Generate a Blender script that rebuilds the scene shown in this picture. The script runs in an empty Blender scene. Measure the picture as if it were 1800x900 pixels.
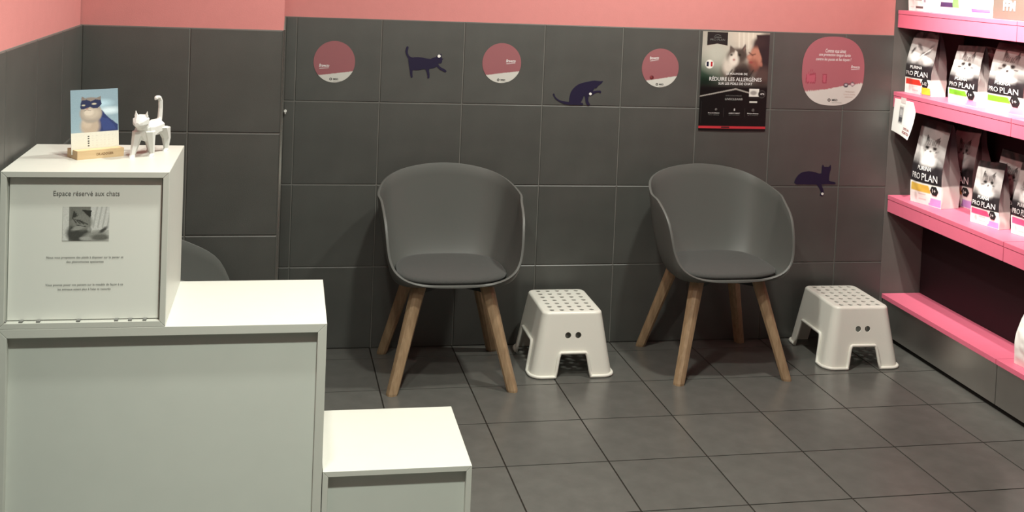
import bpy, bmesh, math, random
import numpy as np
from mathutils import Vector, Matrix, noise

T = 0.33                      # one wall tile in metres; layout below is given in tiles
random.seed(7)
scn = bpy.context.scene
C = scn.collection
PI = math.pi

# ------------------------------------------------------------------ camera
cam_d = bpy.data.cameras.new('camera')
cam = bpy.data.objects.new('camera', cam_d)
C.objects.link(cam)
scn.camera = cam
cam_d.sensor_width = 36.0
cam_d.lens = 2009.44 / 1800 * 36.0
cam_d.shift_y = -(450 - 24.73) / 1800
cam_d.clip_start = 0.02
_yaw, _pit, _rol = 0.1926, 0.0449, 0.0418
_f = Vector((math.sin(_yaw) * math.cos(_pit), math.cos(_yaw) * math.cos(_pit), -math.sin(_pit)))
_r = Vector((math.cos(_yaw), -math.sin(_yaw), 0))
_u = _r.cross(_f)
_r2 = math.cos(_rol) * _r + math.sin(_rol) * _u
_u2 = -math.sin(_rol) * _r + math.cos(_rol) * _u
_m = Matrix((( _r2.x, _u2.x, -_f.x, 0.4197 * T), (_r2.y, _u2.y, -_f.y, -13.64 * T), (_r2.z, _u2.z, -_f.z, 4.7106 * T), (0, 0, 0, 1)))
cam.matrix_world = _m

# ------------------------------------------------------------------ world, lamps, exposure
world = bpy.data.worlds.new('room_dark')
scn.world = world
world.use_nodes = True
world.node_tree.nodes['Background'].inputs[0].default_value = (0.03, 0.03, 0.028, 1)
world.node_tree.nodes['Background'].inputs[1].default_value = 0.0

def lamp_area(name, loc, size, power, col=(1, 0.955, 0.86), target=None, spread=180):
    d = bpy.data.lights.new(name, 'AREA')
    d.shape = 'DISK'
    d.size = size
    d.energy = power
    d.color = col
    d.spread = math.radians(spread)
    o = bpy.data.objects.new(name, d)
    C.objects.link(o)
    o.location = Vector(loc) * T
    if target is not None:
        v = Vector(target) * T - o.location
        o.rotation_euler = v.to_track_quat('-Z', 'Y').to_euler()
    return o

def lamp_spot(name, loc, target, power, ang, blend, rad, col=(1, 0.955, 0.88)):
    d = bpy.data.lights.new(name, 'SPOT')
    d.energy = power
    d.spot_size = math.radians(ang)
    d.spot_blend = blend
    d.shadow_soft_size = rad
    d.color = col
    o = bpy.data.objects.new(name, d)
    C.objects.link(o)
    o.location = Vector(loc) * T
    v = Vector(target) * T - o.location
    o.rotation_euler = v.to_track_quat('-Z', 'Y').to_euler()
    return o

ZC = 7.7                      # ceiling height in tiles
lamp_area('unseen_ceiling_light', (2.4, -4.7, ZC - 0.06), 0.12, 33, (0.98, 1.0, 0.90))
lamp_area('unseen_ceiling_light', (5.2, -2.6, ZC - 0.06), 0.12, 34, (0.98, 1.0, 0.90))
lamp_area('unseen_ceiling_light', (1.0, -9.4, ZC - 0.06), 0.14, 37, (0.93, 1.0, 0.88), spread=112)
lamp_area('unseen_ceiling_light', (0.3, -6.7, ZC - 0.06), 0.12, 22, (0.98, 1.0, 0.90))  # added to brighten the left wall and wall section, not a known fixture
lamp_spot('shelf_spotlight', (5.6, -4.6, ZC - 0.1), (8.4, -3.6, 4.4), 230, 66, 1.0, 0.03, (1, 0.97, 0.88))
lamp_spot('shelf_spotlight', (6.5, -3.3, ZC - 0.1), (8.4, -2.2, 5.0), 430, 54, 1.0, 0.03, (1, 0.97, 0.88))

vs = scn.view_settings
vs.view_transform = 'Standard'
vs.look = 'None'
vs.gamma = 1
vs.use_curve_mapping = False
vs.exposure = 0.0

# ------------------------------------------------------------------ materials
def lin(c):
    out = []
    for v in c[:3]:
        v = v / 255.0
        out.append(v / 12.92 if v <= 0.04045 else ((v + 0.055) / 1.055) ** 2.4)
    return tuple(out)

_mats = {}
def mat(name, col, rough=0.5, spec=0.5, metal=0.0, vary=0.0, scale=20.0, bump=0.0, bscale=200.0, coat=0.0, obj_rand=0.0, sheen=0.0):
    """procedural Principled material; vary = noise mottling of the colour, bump = fine relief"""
    if name in _mats:
        return _mats[name]
    m = bpy.data.materials.new(name)
    m.use_nodes = True
    nt = m.node_tree
    b = nt.nodes['Principled BSDF']
    b.inputs['Base Color'].default_value = (*col, 1)
    b.inputs['Roughness'].default_value = rough
    b.inputs['Specular IOR Level'].default_value = spec
    b.inputs['Metallic'].default_value = metal
    if coat: b.inputs['Coat Weight'].default_value = coat
    if sheen: b.inputs['Sheen Weight'].default_value = sheen
    tc = nt.nodes.new('ShaderNodeTexCoord')
    if vary > 0 or obj_rand > 0:
        n = nt.nodes.new('ShaderNodeTexNoise')
        n.inputs['Scale'].default_value = scale
        n.inputs['Detail'].default_value = 6
        nt.links.new(tc.outputs['Object'], n.inputs['Vector'])
        hs = nt.nodes.new('ShaderNodeHueSaturation')
        hs.inputs['Color'].default_value = (*col, 1)
        mr = nt.nodes.new('ShaderNodeMapRange')
        mr.inputs['From Min'].default_value = 0.25
        mr.inputs['From Max'].default_value = 0.75
        mr.inputs['To Min'].default_value = 1 - vary
        mr.inputs['To Max'].default_value = 1 + vary
        nt.links.new(n.outputs['Fac'], mr.inputs['Value'])
        src = mr.outputs['Result']
        if obj_rand > 0:
            oi = nt.nodes.new('ShaderNodeObjectInfo')
            m2 = nt.nodes.new('ShaderNodeMapRange')
            m2.inputs['To Min'].default_value = 1 - obj_rand
            m2.inputs['To Max'].default_value = 1 + obj_rand
            nt.links.new(oi.outputs['Random'], m2.inputs['Value'])
            mm = nt.nodes.new('ShaderNodeMath')
            mm.operation = 'MULTIPLY'
            nt.links.new(src, mm.inputs[0])
            nt.links.new(m2.outputs['Result'], mm.inputs[1])
            src = mm.outputs[0]
        nt.links.new(src, hs.inputs['Value'])
        nt.links.new(hs.outputs['Color'], b.inputs['Base Color'])
    if bump > 0:
        n2 = nt.nodes.new('ShaderNodeTexNoise')
        n2.inputs['Scale'].default_value = bscale
        n2.inputs['Detail'].default_value = 4
        nt.links.new(tc.outputs['Object'], n2.inputs['Vector'])
        bp = nt.nodes.new('ShaderNodeBump')
        bp.inputs['Strength'].default_value = bump
        bp.inputs['Distance'].default_value = 0.002
        nt.links.new(n2.outputs['Fac'], bp.inputs['Height'])
        nt.links.new(bp.outputs['Normal'], b.inputs['Normal'])
    _mats[name] = m
    return m

def wood_mat(name, c1, c2, rough=0.55, axis=2):
    m = bpy.data.materials.new(name)
    m.use_nodes = True
    nt = m.node_tree
    b = nt.nodes['Principled BSDF']
    b.inputs['Roughness'].default_value = rough
    tc = nt.nodes.new('ShaderNodeTexCoord')
    mp = nt.nodes.new('ShaderNodeMapping')
    s = [60, 60, 60]
    s[axis] = 4
    mp.inputs['Scale'].default_value = s
    nt.links.new(tc.outputs['Object'], mp.inputs['Vector'])
    n = nt.nodes.new('ShaderNodeTexNoise')
    n.inputs['Scale'].default_value = 1.5
    n.inputs['Detail'].default_value = 6
    n.inputs['Distortion'].default_value = 0.4
    nt.links.new(mp.outputs['Vector'], n.inputs['Vector'])
    r = nt.nodes.new('ShaderNodeValToRGB')
    r.color_ramp.elements[0].position = 0.3
    r.color_ramp.elements[0].color = (*c1, 1)
    r.color_ramp.elements[1].position = 0.72
    r.color_ramp.elements[1].color = (*c2, 1)
    nt.links.new(n.outputs['Fac'], r.inputs['Fac'])
    nt.links.new(r.outputs['Color'], b.inputs['Base Color'])
    return m

def print_mat(name, rough=0.4, spec=0.5, coat=0.0):
    """colour comes from the 'ink' colour attribute of the printed mesh"""
    m = bpy.data.materials.new(name)
    m.use_nodes = True
    nt = m.node_tree
    b = nt.nodes['Principled BSDF']
    b.inputs['Roughness'].default_value = rough
    b.inputs['Specular IOR Level'].default_value = spec
    b.inputs['Coat Weight'].default_value = coat
    a = nt.nodes.new('ShaderNodeAttribute')
    a.attribute_name = 'ink'
    nt.links.new(a.outputs['Color'], b.inputs['Base Color'])
    return m

M_walltile = mat('wall_tile_grey', (0.061, 0.062, 0.056), 0.46, 1.0, vary=0.13, scale=9, bump=0.12, bscale=320, obj_rand=0.05)
M_wallgrout = mat('wall_grout', (0.17, 0.165, 0.15), 0.85, 0.3)
M_floortile = mat('floor_tile_grey', (0.098, 0.096, 0.088), 0.24, 0.5, vary=0.12, scale=14, bump=0.08, bscale=400, obj_rand=0.05)
M_floorgrout = mat('floor_grout', (0.018, 0.015, 0.012), 0.9, 0.2)
M_paint = mat('pink_wall_paint', (0.575, 0.222, 0.212), 0.7, 0.3, vary=0.02, scale=30, bump=0.15, bscale=260)
M_ceil = mat('ceiling_white', (0.55, 0.55, 0.52), 0.85, 0.2)
M_plaster = mat('plaster_grey', (0.16, 0.16, 0.15), 0.8, 0.2)
M_whitelam = mat('white_laminate', (0.53, 0.53, 0.485), 0.38, 0.5, vary=0.012, scale=30)
M_whitepanel = mat('white_panel', (0.57, 0.585, 0.54), 0.45, 0.45, vary=0.02, scale=12)
M_shell = mat('grey_plastic_shell', (0.092, 0.095, 0.088), 0.48, 0.4, bump=0.10, bscale=600)
M_pad = mat('charcoal_felt', (0.062, 0.063, 0.060), 0.95, 0.15, vary=0.25, scale=350, bump=0.5, bscale=900, sheen=0.15)
M_under = mat('black_underframe', (0.02, 0.02, 0.02), 0.6, 0.3)
M_oak = wood_mat('oak_leg', (0.24, 0.155, 0.085), (0.35, 0.24, 0.14))
M_stool = mat('white_stool_plastic', (0.74, 0.725, 0.66), 0.35, 0.45)
M_pinklam = mat('pink_laminate', (0.70, 0.150, 0.235), 0.45, 0.4, vary=0.03, scale=20)
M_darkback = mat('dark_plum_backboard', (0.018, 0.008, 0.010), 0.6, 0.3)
M_endpanel = mat('grey_end_panel', (0.11, 0.10, 0.092), 0.5, 0.4, vary=0.06, scale=12)
M_kick = mat('brushed_grey_plinth', (0.60, 0.59, 0.57), 0.36, 0.5, metal=1.0, vary=0.05, scale=6)
M_black = mat('black_recess', (0.010, 0.009, 0.008), 0.8, 0.2)
M_alu = mat('aluminium_trim', (0.45, 0.45, 0.43), 0.25, 0.5, metal=0.95)
M_navy = mat('navy_vinyl', (0.012, 0.008, 0.032), 0.55, 0.35)
M_navydark = mat('navy_vinyl_dark', (0.010, 0.007, 0.014), 0.6, 0.3)
M_white = mat('white_paint', (0.82, 0.81, 0.77), 0.5, 0.4)
M_paper = mat('white_paper', (0.72, 0.72, 0.67), 0.7, 0.25)
M_ink = mat('black_ink', (0.012, 0.012, 0.013), 0.6, 0.3)
M_greyink = mat('grey_ink', (0.17, 0.17, 0.16), 0.7, 0.3)
M_whiteink = mat('white_ink', (0.80, 0.79, 0.78), 0.5, 0.3)
M_redink = mat('red_ink', (0.45, 0.03, 0.04), 0.5, 0.3)
M_blockwood = wood_mat('beech_block', (0.52, 0.36, 0.19), (0.64, 0.47, 0.28), axis=0)
M_brand = mat('burnt_wood_lettering', (0.20, 0.11, 0.05), 0.7, 0.2)
M_print = print_mat('glossy_print', 0.35, 0.45)
M_bagprint = print_mat('foil_bag_print', 0.32, 0.5, 0.15)
M_matteprint = print_mat('matte_print', 0.6, 0.3)

# ------------------------------------------------------------------ mesh helpers (tile units in, metres out)
def setprop(o, label=None, cat=None, group=None, kind=None):
    if label: o['label'] = label
    if cat: o['category'] = cat
    if group: o['group'] = group
    if kind: o['kind'] = kind
    return o

def link(name, me, parent=None, loc=(0, 0, 0), rotz=0.0):
    o = bpy.data.objects.new(name, me)
    C.objects.link(o)
    o.location = Vector(loc) * T
    o.rotation_euler = (0, 0, rotz)
    if parent is not None:
        o.parent = parent
    return o

def mesh(name, verts, faces, m=None, smooth=False, fmats=None, mats=None):
    me = bpy.data.meshes.new(name)
    me.from_pydata([tuple(c * T for c in v) for v in verts], [], faces)
    for x in (mats or ([m] if m else [])):
        me.materials.append(x)
    if fmats:
        for p, i in zip(me.polygons, fmats):
            p.material_index = i
    if smooth:
        for p in me.polygons: p.use_smooth = True
    me.update()
    return me

def empty(name, loc=(0, 0, 0), rotz=0.0):
    o = bpy.data.objects.new(name, None)
    o.empty_display_size = 0.05
    C.objects.link(o)
    o.location = Vector(loc) * T
    o.rotation_euler = (0, 0, rotz)
    return o

def box_geo(x0, x1, y0, y1, z0, z1):
    v = [(x0, y0, z0), (x1, y0, z0), (x1, y1, z0), (x0, y1, z0), (x0, y0, z1), (x1, y0, z1), (x1, y1, z1), (x0, y1, z1)]
    f = [(0, 3, 2, 1), (4, 5, 6, 7), (0, 1, 5, 4), (1, 2, 6, 5), (2, 3, 7, 6), (3, 0, 4, 7)]
    return v, f

def box(name, b, m, parent=None, loc=(0, 0, 0), rotz=0.0, bevel=0.0):
    v, f = box_geo(*b)
    me = mesh(name, v, f, m)
    if bevel > 0:
        bm = bmesh.new()
        bm.from_mesh(me)
        bmesh.ops.bevel(bm, geom=bm.edges[:], offset=bevel * T, segments=2, profile=0.6, affect='EDGES')
        bm.to_mesh(me)
        bm.free()
    return link(name, me, parent, loc, rotz)

def prism_geo(pts, axis, a0, a1):
    """extrude a 2D polygon; axis 'y' -> pts are (x,z), 'z' -> (x,y), 'x' -> (y,z)"""
    n = len(pts)
    def mk(p, a):
        return {'y': (p[0], a, p[1]), 'z': (p[0], p[1], a), 'x': (a, p[0], p[1])}[axis]
    v = [mk(p, a0) for p in pts] + [mk(p, a1) for p in pts]
    f = [tuple(range(n)), tuple(range(2 * n - 1, n - 1, -1))]
    f += [(i, i + n, (i + 1) % n + n, (i + 1) % n) for i in range(n)]
    return v, f

def fix_normals(me):
    bm = bmesh.new()
    bm.from_mesh(me)
    bmesh.ops.recalc_face_normals(bm, faces=bm.faces[:])
    bm.to_mesh(me)
    bm.free()
    return me

def prism(name, pts, axis, a0, a1, m, parent=None, loc=(0, 0, 0), rotz=0.0):
    v, f = prism_geo(pts, axis, a0, a1)
    return link(name, fix_normals(mesh(name, v, f, m)), parent, loc, rotz)

def disc_pts(cx, cy, rx, ry=None, n=40, a0=0.0):
    ry = rx if ry is None else ry
    return [(cx + rx * math.cos(a0 + 2 * PI * i / n), cy + ry * math.sin(a0 + 2 * PI * i / n)) for i in range(n)]

# --- text --------------------------------------------------------------------
def text_geo(s, height=None, width=None, shear=0.0, bold=0.0, spacing=1.0):
    """flat outline of a text, returned as verts (centred, tile units) and faces"""
    cu = bpy.data.curves.new('lettering', 'FONT')
    cu.body = s
    cu.align_x = 'CENTER'
    cu.align_y = 'CENTER'
    cu.resolution_u = 3
    cu.shear = shear
    cu.offset = bold
    cu.space_character = spacing
    o = bpy.data.objects.new('lettering', cu)
    C.objects.link(o)
    dg = bpy.context.evaluated_depsgraph_get()
    me = bpy.data.meshes.new_from_object(o.evaluated_get(dg))
    vs_ = np.array([v.co[:2] for v in me.vertices], float).reshape(-1, 2)
    fs = [tuple(p.vertices) for p in me.polygons]
    bpy.data.objects.remove(o)
    bpy.data.curves.remove(cu)
    bpy.data.meshes.remove(me)
    if len(vs_) == 0:
        return vs_, fs
    lo, hi = vs_.min(0), vs_.max(0)
    vs_ = vs_ - (lo + hi) / 2
    sx, sy = hi - lo
    kx = ky = None
    if width: kx = width / sx
    if height: ky = height / sy
    kx = kx or ky
    ky = ky or kx
    return vs_ * np.array([kx, ky]), fs

def text(name, s, cx, cz, m, parent, height=None, width=None, off=0.0, fn=None, shear=0.0, bold=0.0, spacing=1.0, rot=0.0):
    """lettering on the local x/z plane at y=-off, or mapped through fn(x,z)"""
    v, f = text_geo(s, height, width, shear, bold, spacing)
    c, q = math.cos(rot), math.sin(rot)
    pts = []
    for x, z in v:
        X, Z = cx + c * x - q * z, cz + q * x + c * z
        pts.append(fn(X, Z) if fn else (X, -off, Z))
    return link(name, mesh(name, pts, f, m), parent)

# --- painted canvas for flat prints -----------------------------------------
class Canvas:
    def __init__(s, w, h, bg):
        s.w, s.h = w, h
        s.a = np.zeros((h, w, 3))
        s.a[:] = bg
        s.U, s.V = np.meshgrid((np.arange(w) + 0.5) / w, (np.arange(h) + 0.5) / h)
    def mix(s, k, col):
        k = np.clip(k, 0, 1)[..., None]
        s.a = s.a * (1 - k) + np.array(lin(col), float) * k
        return s
    def rect(s, u0, u1, v0, v1, col, k=1.0):
        return s.mix(((s.U >= u0) & (s.U <= u1) & (s.V >= v0) & (s.V <= v1)) * k, col)
    def ell(s, cu, cv, ru, rv, col, soft=0.12, ang=0.0, k=1.0):
        du, dv = (s.U - cu) * 1.0, (s.V - cv) * (s.h / s.w)
        c, q = math.cos(ang), math.sin(ang)
        x, y = c * du + q * dv, -q * du + c * dv
        d = np.sqrt((x / ru) ** 2 + (y / (rv * s.h / s.w)) ** 2)
        return s.mix((1 + soft - d) / (2 * soft) * k, col)
    def poly(s, pts, col, k=1.0):
        ins = np.zeros(s.U.shape, bool)
        n = len(pts)
        for i in range(n):
            x0, y0 = pts[i]
            x1, y1 = pts[(i + 1) % n]
            if y0 == y1: continue
            cond = ((s.V >= min(y0, y1)) & (s.V < max(y0, y1)))
            xi = x0 + (s.V - y0) * (x1 - x0) / (y1 - y0)
            ins ^= cond & (s.U < xi)
        return s.mix(ins * k, col)
    def line(s, u0, v0, u1, v1, wd, col, k=1.0):
        asp = s.h / s.w
        px, py = s.U - u0, (s.V - v0) * asp
        dx, dy = u1 - u0, (v1 - v0) * asp
        t = np.clip((px * dx + py * dy) / (dx * dx + dy * dy + 1e-9), 0, 1)
        d = np.hypot(px - t * dx, py - t * dy)
        return s.mix((wd - d) / (wd * 0.5) * k, col)
    def grad(s, f, col):
        return s.mix(f(s.U, s.V), col)
    def speckle(s, amt, seed=1):
        r = np.random.RandomState(seed)
        s.a = np.clip(s.a * (1 + amt * (r.rand(s.h, s.w, 1) - 0.5)), 0, 1)
        return s
    def blur(s, n=1):
        for _ in range(n):
            p = np.pad(s.a, ((1, 1), (1, 1), (0, 0)), 'edge')
            s.a = (p[1:-1, 1:-1] * 2 + p[:-2, 1:-1] + p[2:, 1:-1] + p[1:-1, :-2] + p[1:-1, 2:]) / 6
        return s
    def sample(s, u, v):
        i = np.clip((np.asarray(v) * s.h).astype(int), 0, s.h - 1)
        j = np.clip((np.asarray(u) * s.w).astype(int), 0, s.w - 1)
        return s.a[i, j]

def ink(me, cols):
    at = me.color_attributes.new('ink', 'FLOAT_COLOR', 'POINT')
    a = np.ones((len(me.vertices), 4), np.float32)
    a[:, :3] = cols
    at.data.foreach_set('color', a.ravel())

def srgb_canvas(w, h, bg):
    return Canvas(w, h, lin(bg))

def print_sheet(name, canvas, fn, nu, nv, m, parent, loc=(0, 0, 0), rotz=0.0, smooth=False):
    """grid mesh fn(u,v)->xyz coloured by the canvas"""
    uu = np.linspace(0, 1, nu + 1)
    vv = np.linspace(0, 1, nv + 1)
    vts, us, vs2 = [], [], []
    for v in vv:
        for u in uu:
            vts.append(fn(u, v)); us.append(u); vs2.append(v)
    fcs = [(j * (nu + 1) + i, j * (nu + 1) + i + 1, (j + 1) * (nu + 1) + i + 1, (j + 1) * (nu + 1) + i) for j in range(nv) for i in range(nu)]
    me = mesh(name, vts, fcs, m, smooth)
    ink(me, canvas.sample(np.array(us), np.array(vs2)))
    return link(name, me, parent, loc, rotz)

# ------------------------------------------------------------------ the room
XL, XR = -1.46, 9.24          # left wall, right wall
YF = -16.0                    # wall behind the camera
YB = -2.5                     # face of the protruding wall section on the left
XB = 0.388                    # its right-hand corner
XE = 8.165                    # where the tiled back wall ends
ZT = 3.972                    # top of the tiling
J = 0.005                    # half joint width
TD = 0.022                    # tile thickness

def tile_mesh(name, w, h, m):
    """tile with a small chamfered edge: face at y=0 looking to -y, w x h, origin lower left"""
    c = 0.006
    v = [(0, TD, 0), (w, TD, 0), (w, TD, h), (0, TD, h), (0, c, 0), (w, c, 0), (w, c, h), (0, c, h), (c, 0, c), (w - c, 0, c), (w - c, 0, h - c), (c, 0, h - c)]
    f = [(8, 9, 10, 11), (4, 5, 9, 8), (5, 6, 10, 9), (6, 7, 11, 10), (7, 4, 8, 11), (0, 1, 5, 4), (1, 2, 6, 5), (2, 3, 7, 6), (3, 0, 4, 7)]
    return fix_normals(mesh(name, v, f, m))

_tm = {}
def wall_tiles(wall, us, zs, place):
    for a, b in zip(us[:-1], us[1:]):
        for z0, z1 in zip(zs[:-1], zs[1:]):
            w, h = round(b - a - 2 * J, 4), round(z1 - z0 - 2 * J, 4)
            if (w, h) not in _tm:
                _tm[(w, h)] = tile_mesh('wall_tile', w, h, M_walltile)
            o = bpy.data.objects.new('wall_tile', _tm[(w, h)])
            C.objects.link(o)
            place(o, a + J, z0 + J)
            o.parent = wall

ZS = [0.0, 0.992, 1.986, 2.978, ZT]
G = 0.008                     # how far the tile faces stand proud of the grout bed

def wall_obj(name, pieces):
    """one wall: boxes (x0,x1,y0,y1,z0,z1,material)"""
    vv, ff, fm, ms = [], [], [], []
    for p in pieces:
        v, f = box_geo(*p[:6])
        n = len(vv)
        vv += v
        ff += [tuple(i + n for i in q) for q in f]
        if p[6] not in ms: ms.append(p[6])
        fm += [ms.index(p[6])] * 6
    o = link(name, mesh(name, vv, ff, None, fmats=fm, mats=ms))
    return setprop(o, kind='structure')

# back wall (behind the chairs)
wb = wall_obj('wall_back', [(XB - 0.6, XE, G, 0.5, 0, ZT, M_wallgrout), (XB - 0.6, XE, 0.018, 0.5, ZT, ZC, M_paint), (XE, XR + 0.4, G, 0.5, 0, ZC, M_endpanel)])
xs = [XB + 0.0] + [0.5145 + i * 0.9964 for i in range(8)] + [XE]
def pl_back(o, a, z): o.location = Vector((a, 0, z)) * T
wall_tiles(wb, xs, ZS, pl_back)
# protruding wall section on the left
wl = wall_obj('wall_left_section', [(XL - 0.4, XB - G, YB + G, 0.5, 0, ZT, M_wallgrout), (XL - 0.4, XB - 0.016, YB + 0.016, 0.5, ZT, ZC, M_paint)])
def pl_sec(o, a, z): o.location = Vector((a, YB, z)) * T
wall_tiles(wl, [XL, -0.492, XB - 0.016], ZS, pl_sec)
# left wall
wq = wall_obj('wall_left', [(XL - 0.4, XL - G, YF, YB, 0, ZT, M_wallgrout), (XL - 0.4, XL - 0.016, YF, YB, ZT, ZC, M_paint)])
def pl_left(o, a, z):
    # a runs from the corner towards the camera
    o.rotation_euler = (0, 0, PI / 2)
    o.location = Vector((XL, YB - a - pl_left.w, z)) * T
us = [0.0, 0.9]
while us[-1] < 12.6: us.append(us[-1] + 0.985)
for a, b in zip(us[:-1], us[1:]):
    pl_left.w = b - a - 2 * J
    wall_tiles(wq, [a, b], ZS, pl_left)
# walls out of sight that close the room
wall_obj('wall_right', [(XR, XR + 0.4, YF, 0.5, 0, ZT, M_plaster), (XR, XR + 0.4, YF, 0.5, ZT, ZC, M_paint)])
wall_obj('wall_front', [(XL - 0.4, XR + 0.4, YF - 0.4, YF, 0, ZC, M_plaster)])
wall_obj('ceiling', [(XL - 0.4, XR + 0.4, YF - 0.4, 0.5, ZC, ZC + 0.3, M_ceil)])
# metal edge profile on the corner
tr = prism('trim_1', [(XB - 0.014, YB - 0.003), (XB + 0.003, YB - 0.003), (XB + 0.003, YB + 0.05), (XB - 0.006, YB + 0.05), (XB - 0.006, YB + 0.006), (XB - 0.014, YB + 0.006)], 'z', 0.0, ZT + 0.004, M_alu)
setprop(tr, kind='structure')

# floor: grout slab and single tiles, grid turned by 0.8 degrees against the wall
fl = wall_obj('floor', [(XL - 0.4, XR + 0.4, YF - 0.4, 0.5, -0.3, -0.006, M_floorgrout)])
FD = 0.0145
def clip(poly, a, b, c):
    out = []
    for i in range(len(poly)):
        p, q = poly[i], poly[(i + 1) % len(poly)]
        dp, dq = a * p[0] + b * p[1] - c, a * q[0] + b * q[1] - c
        if dp <= 0: out.append(p)
        if dp * dq < 0:
            t = dp / (dp - dq)
            out.append((p[0] + t * (q[0] - p[0]), p[1] + t * (q[1] - p[1])))
    return out
cF, sF = math.cos(FD), math.sin(FD)
for k in range(-4, 9):
    for mrow in range(-1, 14):
        e = 0.0075
        pts = []
        for a, b in ((k + e, mrow + 1 - e), (k + 1 - e, mrow + 1 - e), (k + 1 - e, mrow + e), (k + e, mrow + e)):
            bb = b - 1
            pts.append((1.5188 + a * cF + bb * sF, -0.3701 - 1.0 - bb * cF + a * sF))
        pts = clip(clip(clip(clip(pts, 1, 0, XR), -1, 0, -XL), 0, 1, -0.004), 0, -1, -YF)
        if len(pts) < 3: continue
        area = abs(sum(pts[i][0] * pts[(i + 1) % len(pts)][1] - pts[(i + 1) % len(pts)][0] * pts[i][1] for i in range(len(pts)))) / 2
        if area < 0.02: continue
        if all(p[0] < XB and p[1] > YB for p in pts): continue
        cx_, cy_ = sum(p[0] for p in pts) / len(pts), sum(p[1] for p in pts) / len(pts)
        prism('floor_tile', [(p[0] - cx_, p[1] - cy_) for p in pts], 'z', -0.02, 0.0, M_floortile, fl, (cx_, cy_, 0))

# ------------------------------------------------------------------ white stepped cubes
def cube_unit(name, x0, x1, z0, z1, y0, y1, label, rec=0.062, fw=0.040):
    r = empty(name, ((x0 + x1) / 2, (y0 + y1) / 2, z0))
    hx, hy, h = (x1 - x0) / 2, (y1 - y0) / 2, z1 - z0
    g = 0.0012
    # mitred boards, seen from the front
    def ring(n, pts): 
        o = prism(n, pts, 'y', -hy, hy, M_whitelam, r)
        md = o.modifiers.new('edge', 'BEVEL'); md.width = 0.0009; md.segments = 2
        return o
    ring('top_board', [(-hx, h), (hx, h), (hx - fw, h - fw), (-hx + fw, h - fw)])
    ring('bottom_board', [(-hx, 0), (-hx + fw, fw), (hx - fw, fw), (hx, 0)])
    ring('side_board', [(-hx, g), (-hx, h - g), (-hx + fw, h - fw - g), (-hx + fw, fw + g)])
    ring('side_board', [(hx, g), (hx - fw, fw + g), (hx - fw, h - fw - g), (hx, h - g)])
    box('front_panel', (-hx + fw, hx - fw, -hy + rec, -hy + rec + 0.045, fw, h - fw), M_whitepanel, r)
    box('back_panel', (-hx + fw, hx - fw, hy - 0.045, hy - 0.02, fw, h - fw), M_whitepanel, r)
    return setprop(r, label, 'cube cabinet', 'white stepped cube cabinets')
YC0, YC1 = -5.64, -4.535
H1 = 1.064
cb_big = cube_unit('cube_cabinet', -1.42, 0.752, 0, 2 * H1, YC0, YC1, 'large white square cabinet carrying the notice cube on its left half', fw=0.062)
cb_top = cube_unit('cube_cabinet', -1.42, -0.343, 2 * H1, 3 * H1, YC0, YC1, 'white cube on top with the printed cat notice in its front')
cb_low = cube_unit('cube_cabinet', 0.757, 1.826, 0, H1, YC0, YC1, 'lowest white cube standing on the floor at the right end of the steps')

for px_ in (-0.50, -0.395, -0.285, -0.03, 0.215, 0.305, 0.40):
    box('panel_pin', (px_ - 0.012, px_ + 0.012, -0.545, -0.505, 0.041, 0.050), M_greyink, cb_top)
# notice sheet lying in the recessed front of the top cube
nx, nz = (-1.42 - 0.343) / 2, 2 * H1
nroot = empty('notice_sheet', (nx, YC0 + 0.050, nz + 0.045))
setprop(nroot, 'printed paper notice with sleeping cat picture inside the top white cube', 'notice')
cn = srgb_canvas(160, 160, (222, 222, 214))
def notice_pt(u, v): return (-0.488 + 0.976 * u, -0.002 * 0 + 0.0, 0.002 + 0.965 * v)
sh = box('paper', (-0.488, 0.488, 0.0, 0.006, 0.002, 0.967), M_paper, nroot)
# black and white photo of a sleeping cat
cc = srgb_canvas(100, 72, (196, 196, 190))
cc.rect(0.0, 0.16, 0, 1, (205, 205, 200))
cc.rect(0.14, 0.62, 0, 1, (120, 120, 114))
cc.rect(0.60, 1.0, 0.30, 1.0, (206, 206, 202))
for i in range(4): cc.line(0.66 + 0.1 * i, 0.40, 0.74 + 0.1 * i, 1.0, 0.022, (178, 178, 174))
cc.ell(0.33, 0.22, 0.24, 0.26, (70, 70, 66), 0.2)
cc.ell(0.42, 0.55, 0.22, 0.24, (128, 128, 122), 0.2)
cc.poly([(0.16, 0.60), (0.19, 0.99), (0.36, 0.75)], (110, 110, 104)).poly([(0.20, 0.66), (0.24, 0.90), (0.32, 0.72)], (60, 60, 56))
cc.poly([(0.40, 0.92), (0.62, 0.90), (0.60, 0.66)], (52, 52, 48))
for i in range(4): cc.line(0.22 + 0.05 * i, 0.66 - 0.02 * i, 0.30 + 0.08 * i, 0.52 - 0.01 * i, 0.014, (62, 62, 58))
cc.ell(0.34, 0.38, 0.15, 0.06, (150, 150, 144), 0.3, 0.3).line(0.30, 0.47, 0.50, 0.41, 0.012, (40, 40, 38))
cc.ell(0.58, 0.34, 0.05, 0.06, (150, 150, 145), 0.3).ell(0.72, 0.16, 0.26, 0.14, (150, 150, 144), 0.3, 0.2)
cc.ell(0.88, 0.32, 0.10, 0.05, (74, 74, 70), 0.4, 0.6).ell(0.82, 0.10, 0.20, 0.09, (104, 104, 98), 0.3)
cc.ell(0.50, 0.07, 0.12, 0.06, (165, 165, 160), 0.3).speckle(0.25, 3)
print_sheet('cat_photo', cc, lambda u, v: (-0.150 + 0.300 * u + 0.0, -0.0025, 0.54 + 0.232 * v), 100, 72, M_matteprint, nroot)
text('heading', 'Espace réservé aux chats', 0.0, 0.858, M_greyink, sh, width=0.425, height=0.044, off=0.003)
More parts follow.
